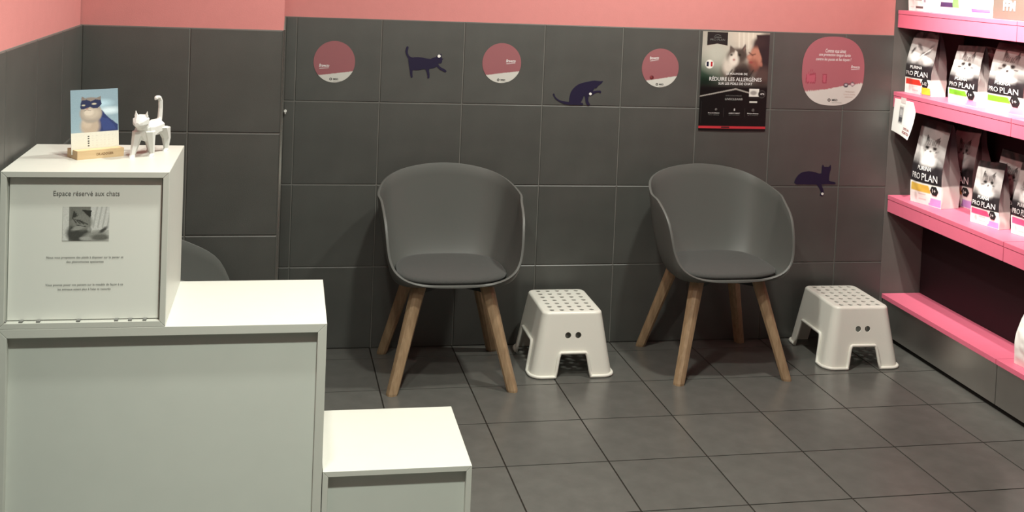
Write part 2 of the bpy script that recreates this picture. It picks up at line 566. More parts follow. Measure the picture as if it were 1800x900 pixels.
text('paragraph', 'Nous vous proposons des plaids à disposer sur le panier et', 0.0, 0.425, M_greyink, sh, width=0.495, height=0.020, off=0.003, bold=0.004)
text('paragraph', 'des phéromones apaisantes', 0.0, 0.395, M_greyink, sh, width=0.24, height=0.020, off=0.003, bold=0.004)
text('paragraph', 'Vous pouvez poser vos paniers sur le meuble de façon à ce', 0.0, 0.238, M_greyink, sh, width=0.50, height=0.020, off=0.003, bold=0.004)
text('paragraph', 'les animaux soient plus à l\'aise et rassurés', 0.0, 0.208, M_greyink, sh, width=0.34, height=0.020, off=0.003, bold=0.004)

# ------------------------------------------------------------------ shell chairs
def crom(keys, n):
    """closed Catmull-Rom through keys"""
    m_ = len(keys)
    out = []
    for i in range(n):
        t = i / n * m_
        k = int(t) % m_
        f = t - int(t)
        p = [np.array(keys[(k + d) % m_], float) for d in (-1, 0, 1, 2)]
        out.append(0.5 * (2 * p[1] + (p[2] - p[0]) * f + (2 * p[0] - 5 * p[1] + 4 * p[2] - p[3]) * f ** 2 + (3 * p[1] - p[0] - 3 * p[2] + p[3]) * f ** 3))
    return out

def mirror(keys):
    """half loop (front centre .. back centre) -> closed loop"""
    return keys + [(-x, y, z) for x, y, z in reversed(keys[1:-1])]

RIM = mirror([(0, -0.662, 1.168), (0.357, -0.620, 1.178), (0.601, -0.620, 1.268), (0.724, -0.559, 1.44), (0.772, -0.398, 1.80), (0.798, -0.110, 1.985), (0.820, 0.105, 2.045), (0.722, 0.418, 2.142), (0.54, 0.575, 2.222), (0.28, 0.645, 2.275), (0, 0.655, 2.296)])
CRN = mirror([(0, -0.630, 1.16), (0.34, -0.60, 1.16), (0.56, -0.585, 1.15), (0.69, -0.48, 1.14), (0.735, -0.28, 1.14), (0.74, -0.06, 1.13), (0.71, 0.14, 1.13), (0.61, 0.32, 1.14), (0.43, 0.44, 1.15), (0.22, 0.49, 1.16), (0, 0.505, 1.17)])
SEA = mirror([(0, -0.55, 1.15), (0.28, -0.535, 1.145), (0.45, -0.49, 1.14), (0.54, -0.36, 1.135), (0.56, -0.20, 1.13), (0.54, -0.04, 1.125), (0.48, 0.09, 1.12), (0.39, 0.18, 1.12), (0.27, 0.235, 1.12), (0.14, 0.26, 1.12), (0, 0.265, 1.12)])

def chair_meshes():
    n, k1, k2 = 96, 5, 16
    rim, crn, sea = crom(RIM, n), crom(CRN, n), crom(SEA, n)
    ctr = np.array((0, -0.14, 1.105))
    v = [tuple(ctr)]
    rings = []
    for j in range(1, k1 + 1):
        t = j / k1
        rings.append([ctr + (s - ctr) * np.array((t, t, t * t)) for s in sea])
    for j in range(1, k2 + 1):
        t = j / k2
        rings.append([(1 - t) ** 2 * a + 2 * t * (1 - t) * b + t * t * c for a, b, c in zip(sea, crn, rim)])
    for r in rings: v += [tuple(p) for p in r]
    f = [(0, 1 + i, 1 + (i + 1) % n) for i in range(n)]
    for j in range(len(rings) - 1):
        a, b = 1 + j * n, 1 + (j + 1) * n
        f += [(a + i, b + i, b + (i + 1) % n, a + (i + 1) % n) for i in range(n)]
    shell = mesh('shell', v, f, M_shell, True)
    # seat pad: cushion lying in the bucket
    out = crom(mirror([(0, -0.590, 0), (0.30, -0.575, 0), (0.51, -0.51, 0), (0.60, -0.37, 0), (0.615, -0.18, 0), (0.60, 0.03, 0), (0.53, 0.20, 0), (0.41, 0.30, 0), (0.27, 0.345, 0), (0.13, 0.36, 0), (0, 0.365, 0)]), n)
    ps = np.array((0, -0.16, 0))
    prof = [(0.0, 1.212), (0.4, 1.212), (0.75, 1.214), (0.90, 1.212), (0.97, 1.202), (1.0, 1.182), (0.99, 1.162), (0.93, 1.150), (0.6, 1.135), (0.0, 1.13)]
    pv, pf = [], []
    for t, z in prof:
        for o in out:
            p = ps + (o - ps) * t
            zz = z + 0.052 * max(0.0, (p[1] + 0.20) / 0.5) ** 2 + 0.03 * (abs(p[0]) / 0.6) ** 3
            pv.append((p[0], p[1], zz + 0.016))
    for j in range(len(prof) - 1):
        pf += [(j * n + i, j * n + (i + 1) % n, (j + 1) * n + (i + 1) % n, (j + 1) * n + i) for i in range(n)]
    pad = mesh('seat_pad', pv, pf, M_pad, True)
    bm = bmesh.new(); bm.from_mesh(pad)
    bmesh.ops.remove_doubles(bm, verts=bm.verts[:], dist=1e-5)
    bmesh.ops.recalc_face_normals(bm, faces=bm.faces[:])
    bm.to_mesh(pad); bm.free()
    # legs: tapered, slightly rounded square section
    legs = []
    for sx, sy in ((-1, -1), (1, -1), (-1, 1), (1, 1)):
        foot = np.array((sx * 0.665, sy * 0.665, 0.0))
        top = np.array((sx * 0.37, sy * 0.36, 1.14))
        lv, lf = [], []
        nn = 12
        for t, wd in ((0, 0.056), (0.02, 0.060), (0.3, 0.062), (0.65, 0.069), (1.0, 0.078)):
            c = foot + (top - foot) * t
            for i in range(nn):
                a = 2 * PI * i / nn + 0.35 * sx * sy
                rr = wd / max(abs(math.cos(a - 0.35 * sx * sy)), abs(math.sin(a - 0.35 * sx * sy))) ** 0.65
                lv.append((c[0] + rr * math.cos(a), c[1] + rr * math.sin(a), c[2]))
        for j in range(4):
            lf += [(j * nn + i, j * nn + (i + 1) % nn, (j + 1) * nn + (i + 1) % nn, (j + 1) * nn + i) for i in range(nn)]
        lf += [tuple(range(nn - 1, -1, -1)), tuple(range(4 * nn, 5 * nn))]
        legs.append(mesh('leg', lv, lf, M_oak))
    uv, uf = [], []
    for a in (PI / 4, -PI / 4):
        for v_, f_ in (box_geo(-0.55, 0.55, -0.05, 0.05, 1.03, 1.12),):
            o = len(uv)
            uv += [(x * math.cos(a) - y * math.sin(a), x * math.sin(a) + y * math.cos(a), z) for x, y, z in v_]
            uf += [tuple(i + o for i in q) for q in f_]
    und = mesh('underframe', uv, uf, M_under)
    return shell, pad, legs, und
_shell, _pad, _legs, _und = chair_meshes()

def chair(loc, rot, label):
    r = empty('shell_chair', loc, rot)
    o = link('shell', _shell, r)
    md = o.modifiers.new('wall_thickness', 'SOLIDIFY')
    md.thickness = 0.028 * T
    md.offset = 0
    md2 = o.modifiers.new('soft_edge', 'BEVEL')
    md2.width = 0.006 * T
    md2.segments = 2
    md2.limit_method = 'ANGLE'
    link('seat_pad', _pad, r)
    for l in _legs: link('leg', l, r)
    link('underframe', _und, r)
    return setprop(r, label, 'chair', 'grey shell chairs with wooden legs')
chair((2.300, -0.850, 0), math.radians(0.2), 'grey shell armchair with wooden legs to the left of both white stools')
chair((5.545, -0.785, 0), math.radians(1.8), 'grey shell armchair with wooden legs below the large poster')
chair((-0.343, -3.522, 0), math.radians(104.7), 'grey shell armchair mostly hidden behind the white stepped cubes')

# ------------------------------------------------------------------ step stools
SB, ST, SH = (0.485, 0.565), (0.350, 0.462), 0.735      # half sizes at floor and top, height
def stool_pt(s, z, grow=0.0):
    """point of the tapered rounded-rectangle wall; s = 0..4 around (side + fraction)"""
    t = max(0.0, min(1.0, z / SH))
    hx = SB[0] + (ST[0] - SB[0]) * t + grow
    hy = SB[1] + (ST[1] - SB[1]) * t + grow
    rad = 0.13 - 0.04 * t + grow
    # rounded rect parametrised by side: 0 front(-y),1 right,2 back,3 left ; each side spans corner middle to corner middle
    side, f = int(s) % 4, s - int(s)
    if side % 2 == 0: L = 2 * (hx - rad)
    else: L = 2 * (hy - rad)
    arc = rad * PI / 4
    d = f * (L + 2 * arc)
    if d < arc:
        a = PI / 4 * (1 - d / arc)
        x, y = -L / 2 - rad * math.sin(a), -rad * math.cos(a)
    elif d < arc + L:
        x, y = -L / 2 + d - arc, -rad
    else:
        a = PI / 4 * (d - arc - L) / arc
        x, y = L / 2 + rad * math.sin(a), -rad * math.cos(a)
    other = (hy - rad) if side % 2 == 0 else (hx - rad)
    y -= other
    c, q = [(1, 0), (0, 1), (-1, 0), (0, -1)][side]
    return (c * x - q * y, q * x + c * y, z)

ARCH = {0: (0.275, 0.33, 0.265), 1: (0.20, 0.255, 0.33), 2: (0.275, 0.33, 0.265), 3: (0.20, 0.255, 0.33)}  # start fraction at floor, at arch top, arch height

AQ, AZ = (0.0, 0.1, 0.35, 0.5, 0.65, 0.8, 1.0), (0.0, 0.25, 0.70, 0.86, 0.94, 0.985, 1.0)
def stool_mesh():
    # outline of each side in (s, z): leg bottoms and arches, meshed as columns
    verts, faces = [], []
    idx = {}
    def vid(p):
        k = tuple(round(c, 5) for c in p)
        if k not in idx:
            idx[k] = len(verts)
            verts.append(p)
        return idx[k]
    NS, NZ = 36, 14
    for side in range(4):
        a0, a1, ah = ARCH[side]
        def zlow(f):
            g = min(f, 1 - f)
            if g <= a0: return 0.0
            if g >= a1: return ah - 0.0
            return ah * float(np.interp((g - a0) / (a1 - a0), AQ, AZ))
        fr = sorted(set([i / NS for i in range(NS + 1)] + [a0, 1 - a0, a1, 1 - a1] + [a0 + (a1 - a0) * q for q in AQ] + [1 - a0 - (a1 - a0) * q for q in AQ]))
        for i in range(len(fr) - 1):
            f0, f1 = fr[i], fr[i + 1]
            z0, z1 = zlow(f0), zlow(f1)
            ztop = SH - 0.035
            for j in range(NZ):
                t0, t1 = j / NZ, (j + 1) / NZ
                q = [(f0, z0 + (ztop - z0) * t0), (f1, z1 + (ztop - z1) * t0), (f1, z1 + (ztop - z1) * t1), (f0, z0 + (ztop - z0) * t1)]
                ids = [vid(stool_pt(side + (f if f < 1 else 0.999999), z)) for f, z in q]
                ids = [d for k, d in enumerate(ids) if d != ids[k - 1]]
                if len(ids) >= 3: faces.append(tuple(ids))
    # rounded shoulder and top plate
    loopn = 160
    prev = None
    for k in range(0, 7):
        a = k / 6 * PI / 2
        inset = 0.035 * (1 - math.cos(a))
        z = SH - 0.035 + 0.035 * math.sin(a)
        ring = []
        for i in range(loopn):
            p = stool_pt(4 * i / loopn, SH - 0.035, -inset)
            ring.append(vid((p[0], p[1], z)) if k else len(verts) or 0)
            if k == 0:
                ring[-1] = len(verts)
                verts.append((p[0], p[1], z))
        if prev:
            for i in range(loopn): faces.append((prev[i], prev[(i + 1) % loopn], ring[(i + 1) % loopn], ring[i]))
        prev = ring
    faces.append(tuple(prev))
    me = mesh('body', verts, faces, M_stool)
    bm = bmesh.new(); bm.from_mesh(me)
    bmesh.ops.remove_doubles(bm, verts=bm.verts[:], dist=0.0012)
    bmesh.ops.recalc_face_normals(bm, faces=bm.faces[:])
    bm.to_mesh(me); bm.free()
    ob = link('stool_work', me)
    md = ob.modifiers.new('t', 'SOLIDIFY'); md.thickness = 0.010 * T; md.offset = -1
    # holes: 5 x 7 on the top, two in each end
    cut = bmesh.new()
    def cyl(c, rad, axis):
        mtx = Matrix.Translation(Vector(c) * T)
        if axis == 'y': mtx = mtx @ Matrix.Rotation(PI / 2, 4, 'X')
        bmesh.ops.create_cone(cut, cap_ends=True, segments=14, radius1=rad * T, radius2=rad * T, depth=0.25 * T, matrix=mtx)
    for r_ in range(7):
        for c_ in range(5):
            cyl((-0.236 + 0.118 * c_ + (0.0), -0.375 + 0.125 * r_, SH), 0.0285, 'z')
    for sx in (-1, 1):
        cyl((sx * 0.060, -0.53, 0.475), 0.036, 'y')
        cyl((sx * 0.060, 0.53, 0.475), 0.036, 'y')
    cme = bpy.data.meshes.new('cut'); cut.to_mesh(cme); cut.free()
    co = link('cut_work', cme)
    mb = ob.modifiers.new('h', 'BOOLEAN'); mb.object = co; mb.operation = 'DIFFERENCE'; mb.solver = 'EXACT'
    dg = bpy.context.evaluated_depsgraph_get()
    res = bpy.data.meshes.new_from_object(ob.evaluated_get(dg))
    res.name = 'body'
    bpy.data.objects.remove(ob); bpy.data.objects.remove(co)
    for p in res.polygons: p.use_smooth = True
    try:
        res.set_sharp_from_angle(angle=math.radians(38))
    except Exception:
        pass
    # lip along the lower edge
    path = []
    for side in range(4):
        a0, a1, ah = ARCH[side]
        seq = [(0.0, 0.0), (0.05, 0.0), (0.10, 0.0), (0.15, 0.0), (a0 - 0.02, 0.0)]
        up = []
        for q, zq in zip(AQ, AZ): up.append((a0 + (a1 - a0) * q, ah * zq))
        seq += up + [(0.5, ah)] + [(1 - f, z) for f, z in reversed(up)] + [(1 - f, z) for f, z in ((a0 - 0.02, 0), (0.15, 0), (0.10, 0), (0.05, 0))]
        path += [stool_pt(side + f, z + 0.019, 0.010) for f, z in seq]
    cu = bpy.data.curves.new('lip', 'CURVE')
    cu.dimensions = '3D'
    sp = cu.splines.new('POLY')
    sp.points.add(len(path) - 1)
    for q, p in zip(sp.points, path): q.co = (p[0] * T, p[1] * T, p[2] * T, 1)
    sp.use_cyclic_u = True
    cu.bevel_depth = 0.0185 * T
    cu.bevel_resolution = 3
    lo = bpy.data.objects.new('lip_work', cu); C.objects.link(lo)
    dg = bpy.context.evaluated_depsgraph_get()
    lm = bpy.data.meshes.new_from_object(lo.evaluated_get(dg))
    bpy.data.objects.remove(lo)
    lm.name = 'rim_lip'
    lm.materials.clear(); lm.materials.append(M_stool)
    for p in lm.polygons: p.use_smooth = True
    return res, lm
_sbody, _slip = stool_mesh()
def stool(loc, rot, label):
    r = empty('step_stool', loc, rot)
    link('body', _sbody, r)
    link('rim_lip', _slip, r)
    return setprop(r, label, 'stool', 'white plastic step stools')
stool((3.735, -0.615, 0), 0.0, 'white plastic step stool standing between the two grey chairs')
stool((7.345, -0.615, 0), math.radians(-1.0), 'white plastic step stool beside the pink shelving')

# ------------------------------------------------------------------ pink shelving
XS = 8.19                     # front plane of the shelves
XBK = 9.16                    # back board
def shelving(ya, yb, label):
    r = empty('shelving_unit', (XS, (ya + yb) / 2, 0))
    hy = (ya - yb) / 2
    d = XBK - XS
    box('back_board', (d, d + 0.05, -hy, hy, 0.06, 6.4), M_darkback, r)
    box('bench_shade_board', (0.535, 0.56, -hy + 0.004, hy - 0.004, 0.575, 1.80), M_darkback, r)  # added dark board standing in for the shade at the rear of the bench
    for zt, zl, zb in ((4.305, 4.252, 4.080), (3.242, 3.186, 3.040), (1.880, 1.822, 1.662)):
        g = 0.006
        box('shelf_board', (0, d - 0.003, -hy + g, hy - g, zl + 0.004, zt), M_pinklam, r, bevel=0.003)
        box('fascia', (0.004, 0.075, -hy + g, hy - g, zb, zl), M_pinklam, r, bevel=0.003)
    box('bench_board', (-0.005, d - 0.003, -hy + 0.003, hy - 0.003, 0.515, 0.573), M_pinklam, r, bevel=0.003)
    box('plinth_panel', (0.015, 0.06, -hy + 0.004, hy - 0.004, 0.062, 0.512), M_kick, r)
    box('plinth_recess', (0.05, d, -hy, hy, 0.0, 0.06), M_black, r)
    return setprop(r, label, 'shelving', 'pink shelving units along the right side')
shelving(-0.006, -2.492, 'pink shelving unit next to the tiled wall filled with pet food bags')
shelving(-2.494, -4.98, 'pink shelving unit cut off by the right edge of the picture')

# ------------------------------------------------------------------ pet food bags
def cat_face(cv, cu, cvv, s, a, light=(214, 210, 208), dark=(70, 66, 66)):
    cv.ell(cu, cvv - 0.9 * s * a, 0.9 * s, 0.9 * s * a, light, 0.3)
    cv.poly([(cu - 0.85 * s, cvv + 0.2 * s * a), (cu - 0.75 * s, cvv + 1.22 * s * a), (cu - 0.22 * s, cvv + 0.75 * s * a)], dark)
    cv.poly([(cu + 0.85 * s, cvv + 0.2 * s * a), (cu + 0.75 * s, cvv + 1.22 * s * a), (cu + 0.22 * s, cvv + 0.75 * s * a)], dark)
    cv.ell(cu, cvv, s, 0.85 * s * a, (168, 162, 160), 0.2)
    cv.ell(cu, cvv - 0.35 * s * a, 0.62 * s, 0.42 * s * a, (236, 232, 230), 0.3)
    for k in (-1, 1):
        cv.ell(cu + k * 0.42 * s, cvv + 0.12 * s * a, 0.22 * s, 0.16 * s * a, (30, 28, 28), 0.3)
        for q in range(3): cv.line(cu + k * (0.12 + 0.2 * q) * s, cvv + 0.75 * s * a, cu + k * (0.10 + 0.16 * q) * s, cvv + 0.4 * s * a, 0.05 * s, dark)
        cv.line(cu + k * 0.95 * s, cvv - 0.1 * s * a, cu + k * 0.55 * s, cvv - 0.15 * s * a, 0.05 * s, dark)
    cv.ell(cu, cvv - 0.22 * s * a, 0.12 * s, 0.08 * s * a, (60, 50, 50), 0.3)

def bag_canvas(flag, tilt=0.0, seed=0, kitten=False, asp=0.7):
    cv = srgb_canvas(80, 110, (40, 35, 38))
    # photo part
    cv.grad(lambda u, v: np.clip((v - 0.46) / 0.16, 0, 1) * (1 - 0.25 * u), (206, 202, 200))
    cv.grad(lambda u, v: (v > 0.90) * 1.0, (46, 40, 42))
    if kitten:
        cv.ell(0.30, 0.66, 0.26, 0.13, (225, 222, 220), 0.3).ell(0.72, 0.60, 0.22, 0.12, (196, 192, 190), 0.3)
        cv.ell(0.20, 0.70, 0.10, 0.03, (90, 86, 86), 0.4, 0.7).ell(0.42, 0.76, 0.14, 0.03, (110, 106, 106), 0.4, -0.5)
        cv.ell(0.66, 0.66, 0.14, 0.03, (96, 92, 92), 0.4, 0.3).ell(0.80, 0.74, 0.12, 0.03, (130, 126, 126), 0.4, 1.0)
        cv.line(0.45, 0.56, 0.85, 0.76, 0.02, (240, 238, 236))
    else:
        cat_face(cv, 0.52, 0.665, 0.27, asp)
    cv.grad(lambda u, v: np.clip((0.50 - v) / 0.07, 0, 1), (38, 34, 37))
    # white base with coloured flag, hexagon, lilac corner
    sl = lambda u: 0.265 + 0.03 * (0.5 - u) * 2 * tilt
    cv.grad(lambda u, v: (v < 0.265) * 1.0, (236, 234, 228))
    cv.poly([(0.03, 0.245), (0.62, 0.245), (0.68, 0.155), (0.03, 0.155)], flag)
    cv.poly([(0.60, 0.01), (0.68, 0.105), (0.99, 0.105), (0.99, 0.01)], (188, 146, 206))
    cv.ell(0.20, 0.09, 0.05, 0.045, (205, 200, 196), 0.3)
    for i in range(3): cv.line(0.30, 0.12 - 0.03 * i, 0.52, 0.12 - 0.03 * i, 0.008, (196, 192, 188))
    return cv.speckle(0.06, seed)

def bag(loc, rot, w, h, d, flag, label, seed=0, kitten=False, group='pet food bags on the pink shelves', age='1+', corner=None, name='pet_food_bag', canvas=None, brand=True, lean=0.0):
    """pillow pouch with gusseted sides: local x = width, -y = front, z = up"""
    r = empty(name, loc, rot)
    rnd = np.random.RandomState(seed + 11)
    off = rnd.rand(3) * 10
    ph = rnd.rand(4) * 6
    def wid(v): return w / 2 * (1.0 - 0.07 * math.sin(min(1, v / 0.85) * PI) * 0.3 - 0.10 * max(0, v - 0.55) / 0.45 + 0.03 * math.sin(ph[0] + 7 * v))
    def dep(v):
        t = max(0.0, (v - 0.35) / 0.65)
        return d / 2 * (1 - 0.94 * t ** 1.6) * (0.92 + 0.10 * math.sin(PI * min(1, v * 1.6)))
    def crease(u, v):
        n_ = noise.noise(Vector((u * 2.2 + off[0], v * 3.4 + off[1], off[2]))) + 0.5 * noise.noise(Vector((u * 6 + off[1], v * 9 + off[2], off[0])))
        return 0.028 * n_ * min(1, 0.25 + 1.2 * v)
    def topz(u, v): return h * v * (1 + 0.02 * v * math.sin(ph[1] + 2.0 * u))
    def front(u, v, o=0.0):
        x = (u - 0.5) * 2
        bulge = dep(v) * (1 + 0.22 * (1 - x * x) * min(1, 4 * v * (1 - v)))
        e = 1 - x ** 8
        return (x * wid(v), -bulge + crease(u, v) * e + lean * v - o, topz(u, v))
    cv = canvas or bag_canvas(flag, 1.0, seed, kitten, w / h)
    nu, nv = 44, 64
    fp = print_sheet('front_panel', cv, front, nu, nv, M_bagprint, r, smooth=True)
    # back and gusset sides in one sleeve
    side_c = srgb_canvas(40, 110, (150, 140, 138))
    side_c.grad(lambda u, v: np.clip((v - 0.55) / 0.2, 0, 1), (60, 52, 55))
    base_c = (226, 222, 216)
    side_c.grad(lambda u, v: (v < 0.265) * 1.0, base_c)
    if canvas is not None: side_c = srgb_canvas(40, 110, (226, 224, 220))
    for i in range(4): side_c.line(0.5, 0.1 + 0.2 * i, 0.55, 0.3 + 0.2 * i, 0.06, (150, 144, 142), 0.5)
    def sleeve(u, v):
        # right front edge -> right gusset fold -> right back -> left back -> left gusset -> left front
        W, D = wid(v), dep(v)
        pin = 0.55 * max(0.0, (v - 0.25) / 0.75) * min(W, D)
        pts = [(W, -D), (W - pin * 0.9 - 0.02 * d, 0.0), (W, D), (-W, D), (-W + pin * 0.9 + 0.02 * d, 0.0), (-W, -D)]
        t = u * 5
        k = min(4, int(t)); f_ = t - k
        a, b = pts[k], pts[k + 1]
        x, y = a[0] + (b[0] - a[0]) * f_, a[1] + (b[1] - a[1]) * f_
        wob = 0.010 * noise.noise(Vector((x * 5 + off[2], y * 5 + v * 7, off[1]))) if 0.02 < u < 0.98 else 0.0
        xs_ = 1.0 if k == 2 else 0.0
        uu = 1.0 if u < 0.5 else 0.0
        return (x + wob, y + wob + lean * v, topz(uu, v))
    o = print_sheet('gusset_sleeve', side_c, sleeve, 40, 44, M_bagprint, r, smooth=False)
    bv, bf = box_geo(-w / 2 * 0.98, w / 2 * 0.98, -d / 2 * 0.9, d / 2 * 0.9, 0.0, 0.008)
    link('base_fold', mesh('base_fold', bv, bf, M_white), r)
    if brand:
        fn = lambda x, z: front(x, z, 0.006)
        text('lettering', 'PURINA', 0.47, 0.435, M_whiteink, fp, width=0.42, height=0.048, fn=fn, bold=0.006)
        text('lettering', 'PRO', 0.22, 0.335, M_whiteink, fp, width=0.30, height=0.070, fn=fn)
        text('lettering', 'PLAN', 0.66, 0.335, M_whiteink, fp, width=0.46, height=0.085, fn=fn)
        hx_ = [(0.80 + 0.125 * math.cos(PI / 3 * i), 0.195 + 0.125 * (w / h) * math.sin(PI / 3 * i)) for i in range(6)]
        link('age_badge', mesh('age_badge', [front(a, b, 0.006) for a, b in hx_] + [front(0.8, 0.195, 0.008)], [(i, (i + 1) % 6, 6) for i in range(6)], M_ink), fp)
        text('lettering', age, 0.80, 0.195, M_whiteink, fp, width=0.14 if len(age) > 3 else 0.10, height=0.05, fn=lambda x, z: front(x, z, 0.011), bold=0.01)
    if corner:
        link('corner_mark', mesh('corner_mark', [front(a, b, 0.006) for a, b in ((0.66, 0.02), (0.98, 0.02), (0.98, 0.13), (0.70, 0.13))], [(0, 1, 2, 3)], corner), fp)
    return setprop(r, label, 'pet food', group)

RB = -PI / 2
M_yellow = mat('yellow_ink', lin((236, 196, 60)), 0.5, 0.3)
M_violet = mat('violet_ink', lin((96, 70, 140)), 0.5, 0.3)
M_lilac = mat('lilac_ink', lin((188, 140, 208)), 0.5, 0.3)
Z2, Z3, Z1, Z0 = 3.244, 1.882, 4.307, 0.575
def bag_at(p_l, p_r, z, h, d, *a, **k):
    """front-left and front-right base corners on the shelf"""
    (xl, yl), (xr, yr) = p_l, p_r
    w = math.hypot(xr - xl, yr - yl)
    th = math.atan2(yr - yl, xr - xl)
    cx_, cy_ = (xl + xr) / 2, (yl + yr) / 2
    nx_, ny_ = -math.sin(th), math.cos(th)      # local +y (to the back)
    return bag((cx_ + nx_ * d / 2, cy_ + ny_ * d / 2, z), th, w, h, d, *a, **k)
bag_at((8.300, -0.075), (8.365, -0.60), Z2, 0.790, 0.235, (206, 58, 44), 'kitten food bag with a red flag and yellow corner on the upper pink shelf', seed=1, kitten=True, age='1-12', corner=M_yellow)
bag_at((8.300, -1.08), (8.340, -1.62), Z2, 0.700, 0.20, (120, 190, 50), 'cat food bag with green flag and lilac corner beside the kitten bag', seed=2)
bag_at((8.560, -1.20), (8.600, -1.66), Z2, 0.690, 0.20, (120, 190, 50), 'shaded cat food bag standing behind the first green-flag bag', seed=3)
bag_at((8.350, -1.78), (8.425, -2.36), Z2, 0.770, 0.24, (120, 190, 50), 'large green-flag cat food bag at the picture edge on the upper shelf', seed=4)
bag_at((8.290, -0.38), (8.410, -0.885), Z3, 1.060, 0.30, (214, 176, 76), 'tall cat food bag with yellow flag on the middle shelf under the hanging leaflet', seed=5)
bag_at((8.760, -0.42), (8.800, -0.93), Z3, 1.050, 0.28, (214, 176, 76), 'tall dark cat food bag standing behind the yellow-flag bag', seed=6)
bag_at((8.400, -1.535), (8.485, -1.955), Z3, 0.745, 0.17, (214, 84, 128), 'small cat food bag with pink flag on the middle shelf', seed=7)
bag_at((8.660, -1.56), (8.745, -2.00), Z3, 0.860, 0.20, (190, 170, 190), 'shaded cat food bag standing right behind the pink-flag bag', seed=8)
bag_at((8.540, -2.10), (8.600, -2.47), Z3, 0.800, 0.20, (214, 84, 128), 'cat food bag at the picture edge on the middle shelf', seed=9)

def pouch_canvas(kind):
    cv = srgb_canvas(80, 110, (240, 238, 234))
    if kind == 0:
        cv.rect(0.40, 0.74, 0.22, 0.46, (150, 146, 142)).rect(0.40, 0.76, 0.055, 0.105, (96, 86, 86)).rect(0.80, 0.90, 0.18, 0.7, (156, 144, 158)).rect(0.10, 0.30, 0.06, 0.09, (206, 200, 196)).rect(0.44, 0.66, 0.40, 0.43, (190, 186, 182))
    elif kind == 1:
        cv.rect(0.34, 0.82, 0.30, 0.60, (226, 226, 220)).rect(0.30, 0.76, 0.12, 0.215, (70, 50, 90)).rect(0.74, 0.95, 0.12, 0.27, (120, 190, 100)).rect(0.86, 0.97, 0.32, 0.6, (132, 116, 178))
    else:
        cv.rect(0.30, 0.80, 0.30, 0.60, (232, 230, 228)).rect(0.26, 0.92, 0.075, 0.135, (110, 70, 150)).rect(0.27, 0.91, 0.085, 0.125, (150, 110, 190)).rect(0.84, 0.96, 0.36, 0.6, (150, 136, 190))
    return cv.speckle(0.03, kind)
G1 = 'white pouches on the top shelf'
bag_at((8.30, -0.06), (8.33, -0.475), Z1, 0.66, 0.20, None, 'white pouch with grey print closest to the wall on the top shelf', seed=21, group=G1, canvas=pouch_canvas(0), brand=False, name='white_pouch')
bag_at((8.32, -0.60), (8.35, -1.16), Z1, 0.68, 0.22, None, 'white pouch with violet stripe and green square on the top shelf', seed=22, group=G1, canvas=pouch_canvas(1), brand=False, name='white_pouch')
bag_at((8.30, -1.32), (8.33, -1.84), Z1, 0.68, 0.22, None, 'white pouch with a single lilac stripe beside the brown box', seed=23, group=G1, canvas=pouch_canvas(2), brand=False, name='white_pouch')
bag_at((8.66, -0.40), (8.68, -0.80), Z1, 0.62, 0.16, None, 'pale pouch standing further back between the wall-side white pouches', seed=24, group=G1, canvas=srgb_canvas(20, 20, (150, 140, 136)), brand=False, name='white_pouch')
bag_at((8.64, -1.05), (8.66, -1.42), Z1, 0.62, 0.16, None, 'pale pouch standing further back beside the lilac-stripe pouch', seed=25, group=G1, canvas=srgb_canvas(20, 20, (206, 200, 196)), brand=False, name='white_pouch')
# brown box on the top shelf
bx = empty('cardboard_box', (8.50, -2.145, Z1), RB + math.radians(3))
M_box = mat('taupe_cardboard', lin((104, 90, 82)), 0.7, 0.3, vary=0.04, scale=40)
o = prism('carton', [(-0.28, 0.0), (0.28, 0.0), (0.28, 0.30), (0.24, 0.36), (-0.20, 0.36), (-0.28, 0.30)], 'y', -0.18, 0.20, M_box, bx)
box('lid_flap', (-0.27, 0.27, -0.16, 0.19, 0.36, 0.372), M_box, bx)
text('logo', 'FFM', 0.0, 0.155, M_whiteink, o, width=0.205, height=0.115, off=0.184, bold=0.05)
text('logo', 'FFM', 0.0, 0.155, M_whiteink, o, width=0.19, height=0.100, off=0.183, bold=0.02)
setprop(bx, 'taupe cardboard box with white block logo at the end of the top shelf', 'box')
# white bag on the bench
bag_at((8.30, -2.63), (8.34, -3.15), Z0, 0.62, 0.26, None, 'white pouch standing on the low pink bench at the picture edge', seed=31, group=None, canvas=srgb_canvas(20, 20, (236, 232, 228)), brand=False, name='bench_pouch')

# leaflet taped to the shelf front
lf = empty('leaflet', (XS - 0.004, -0.335, 3.162), RB)
cl = srgb_canvas(70, 84, (232, 230, 226))
cl.rect(0.27, 0.48, 0.30, 0.84, (206, 204, 200)).rect(0.29, 0.46, 0.33, 0.80, (140, 138, 138)).rect(0.30, 0.45, 0.36, 0.50, (70, 70, 74)).rect(0.32, 0.43, 0.56, 0.72, (176, 174, 174))
cl.rect(0.54, 0.985, 0.05, 0.31, (214, 206, 204)).rect(0.55, 0.975, 0.06, 0.30, (228, 222, 220))
def leaf(u, v, o=0.0):
    x = (u - 0.5) * 0.52
    if v > 0.75 and u > 0.75: x -= (v - 0.75) * (u - 0.75) * 1.2
    z = (v - 1) * 0.42 - 0.05 * u * (1 - v)
    y = -0.008 - 0.10 * (1 - v) ** 2 * u ** 1.5 - 0.03 * (1 - v) * (1 - u)
    return (x, y - o, z)
print_sheet('sheet', cl, leaf, 70, 84, M_matteprint, lf, smooth=True)
md = lf.children[0].modifiers.new('t', 'SOLIDIFY'); md.thickness = 0.0006; md.offset = -1
M_brownink = mat('brown_ink', lin((150, 96, 96)), 0.7, 0.2)
text('lettering', 'SPÉCIAL', 0.765, 0.235, M_brownink, lf.children[0], width=0.34, height=0.075, fn=lambda x, z: leaf(x, z, 0.004), bold=0.02)
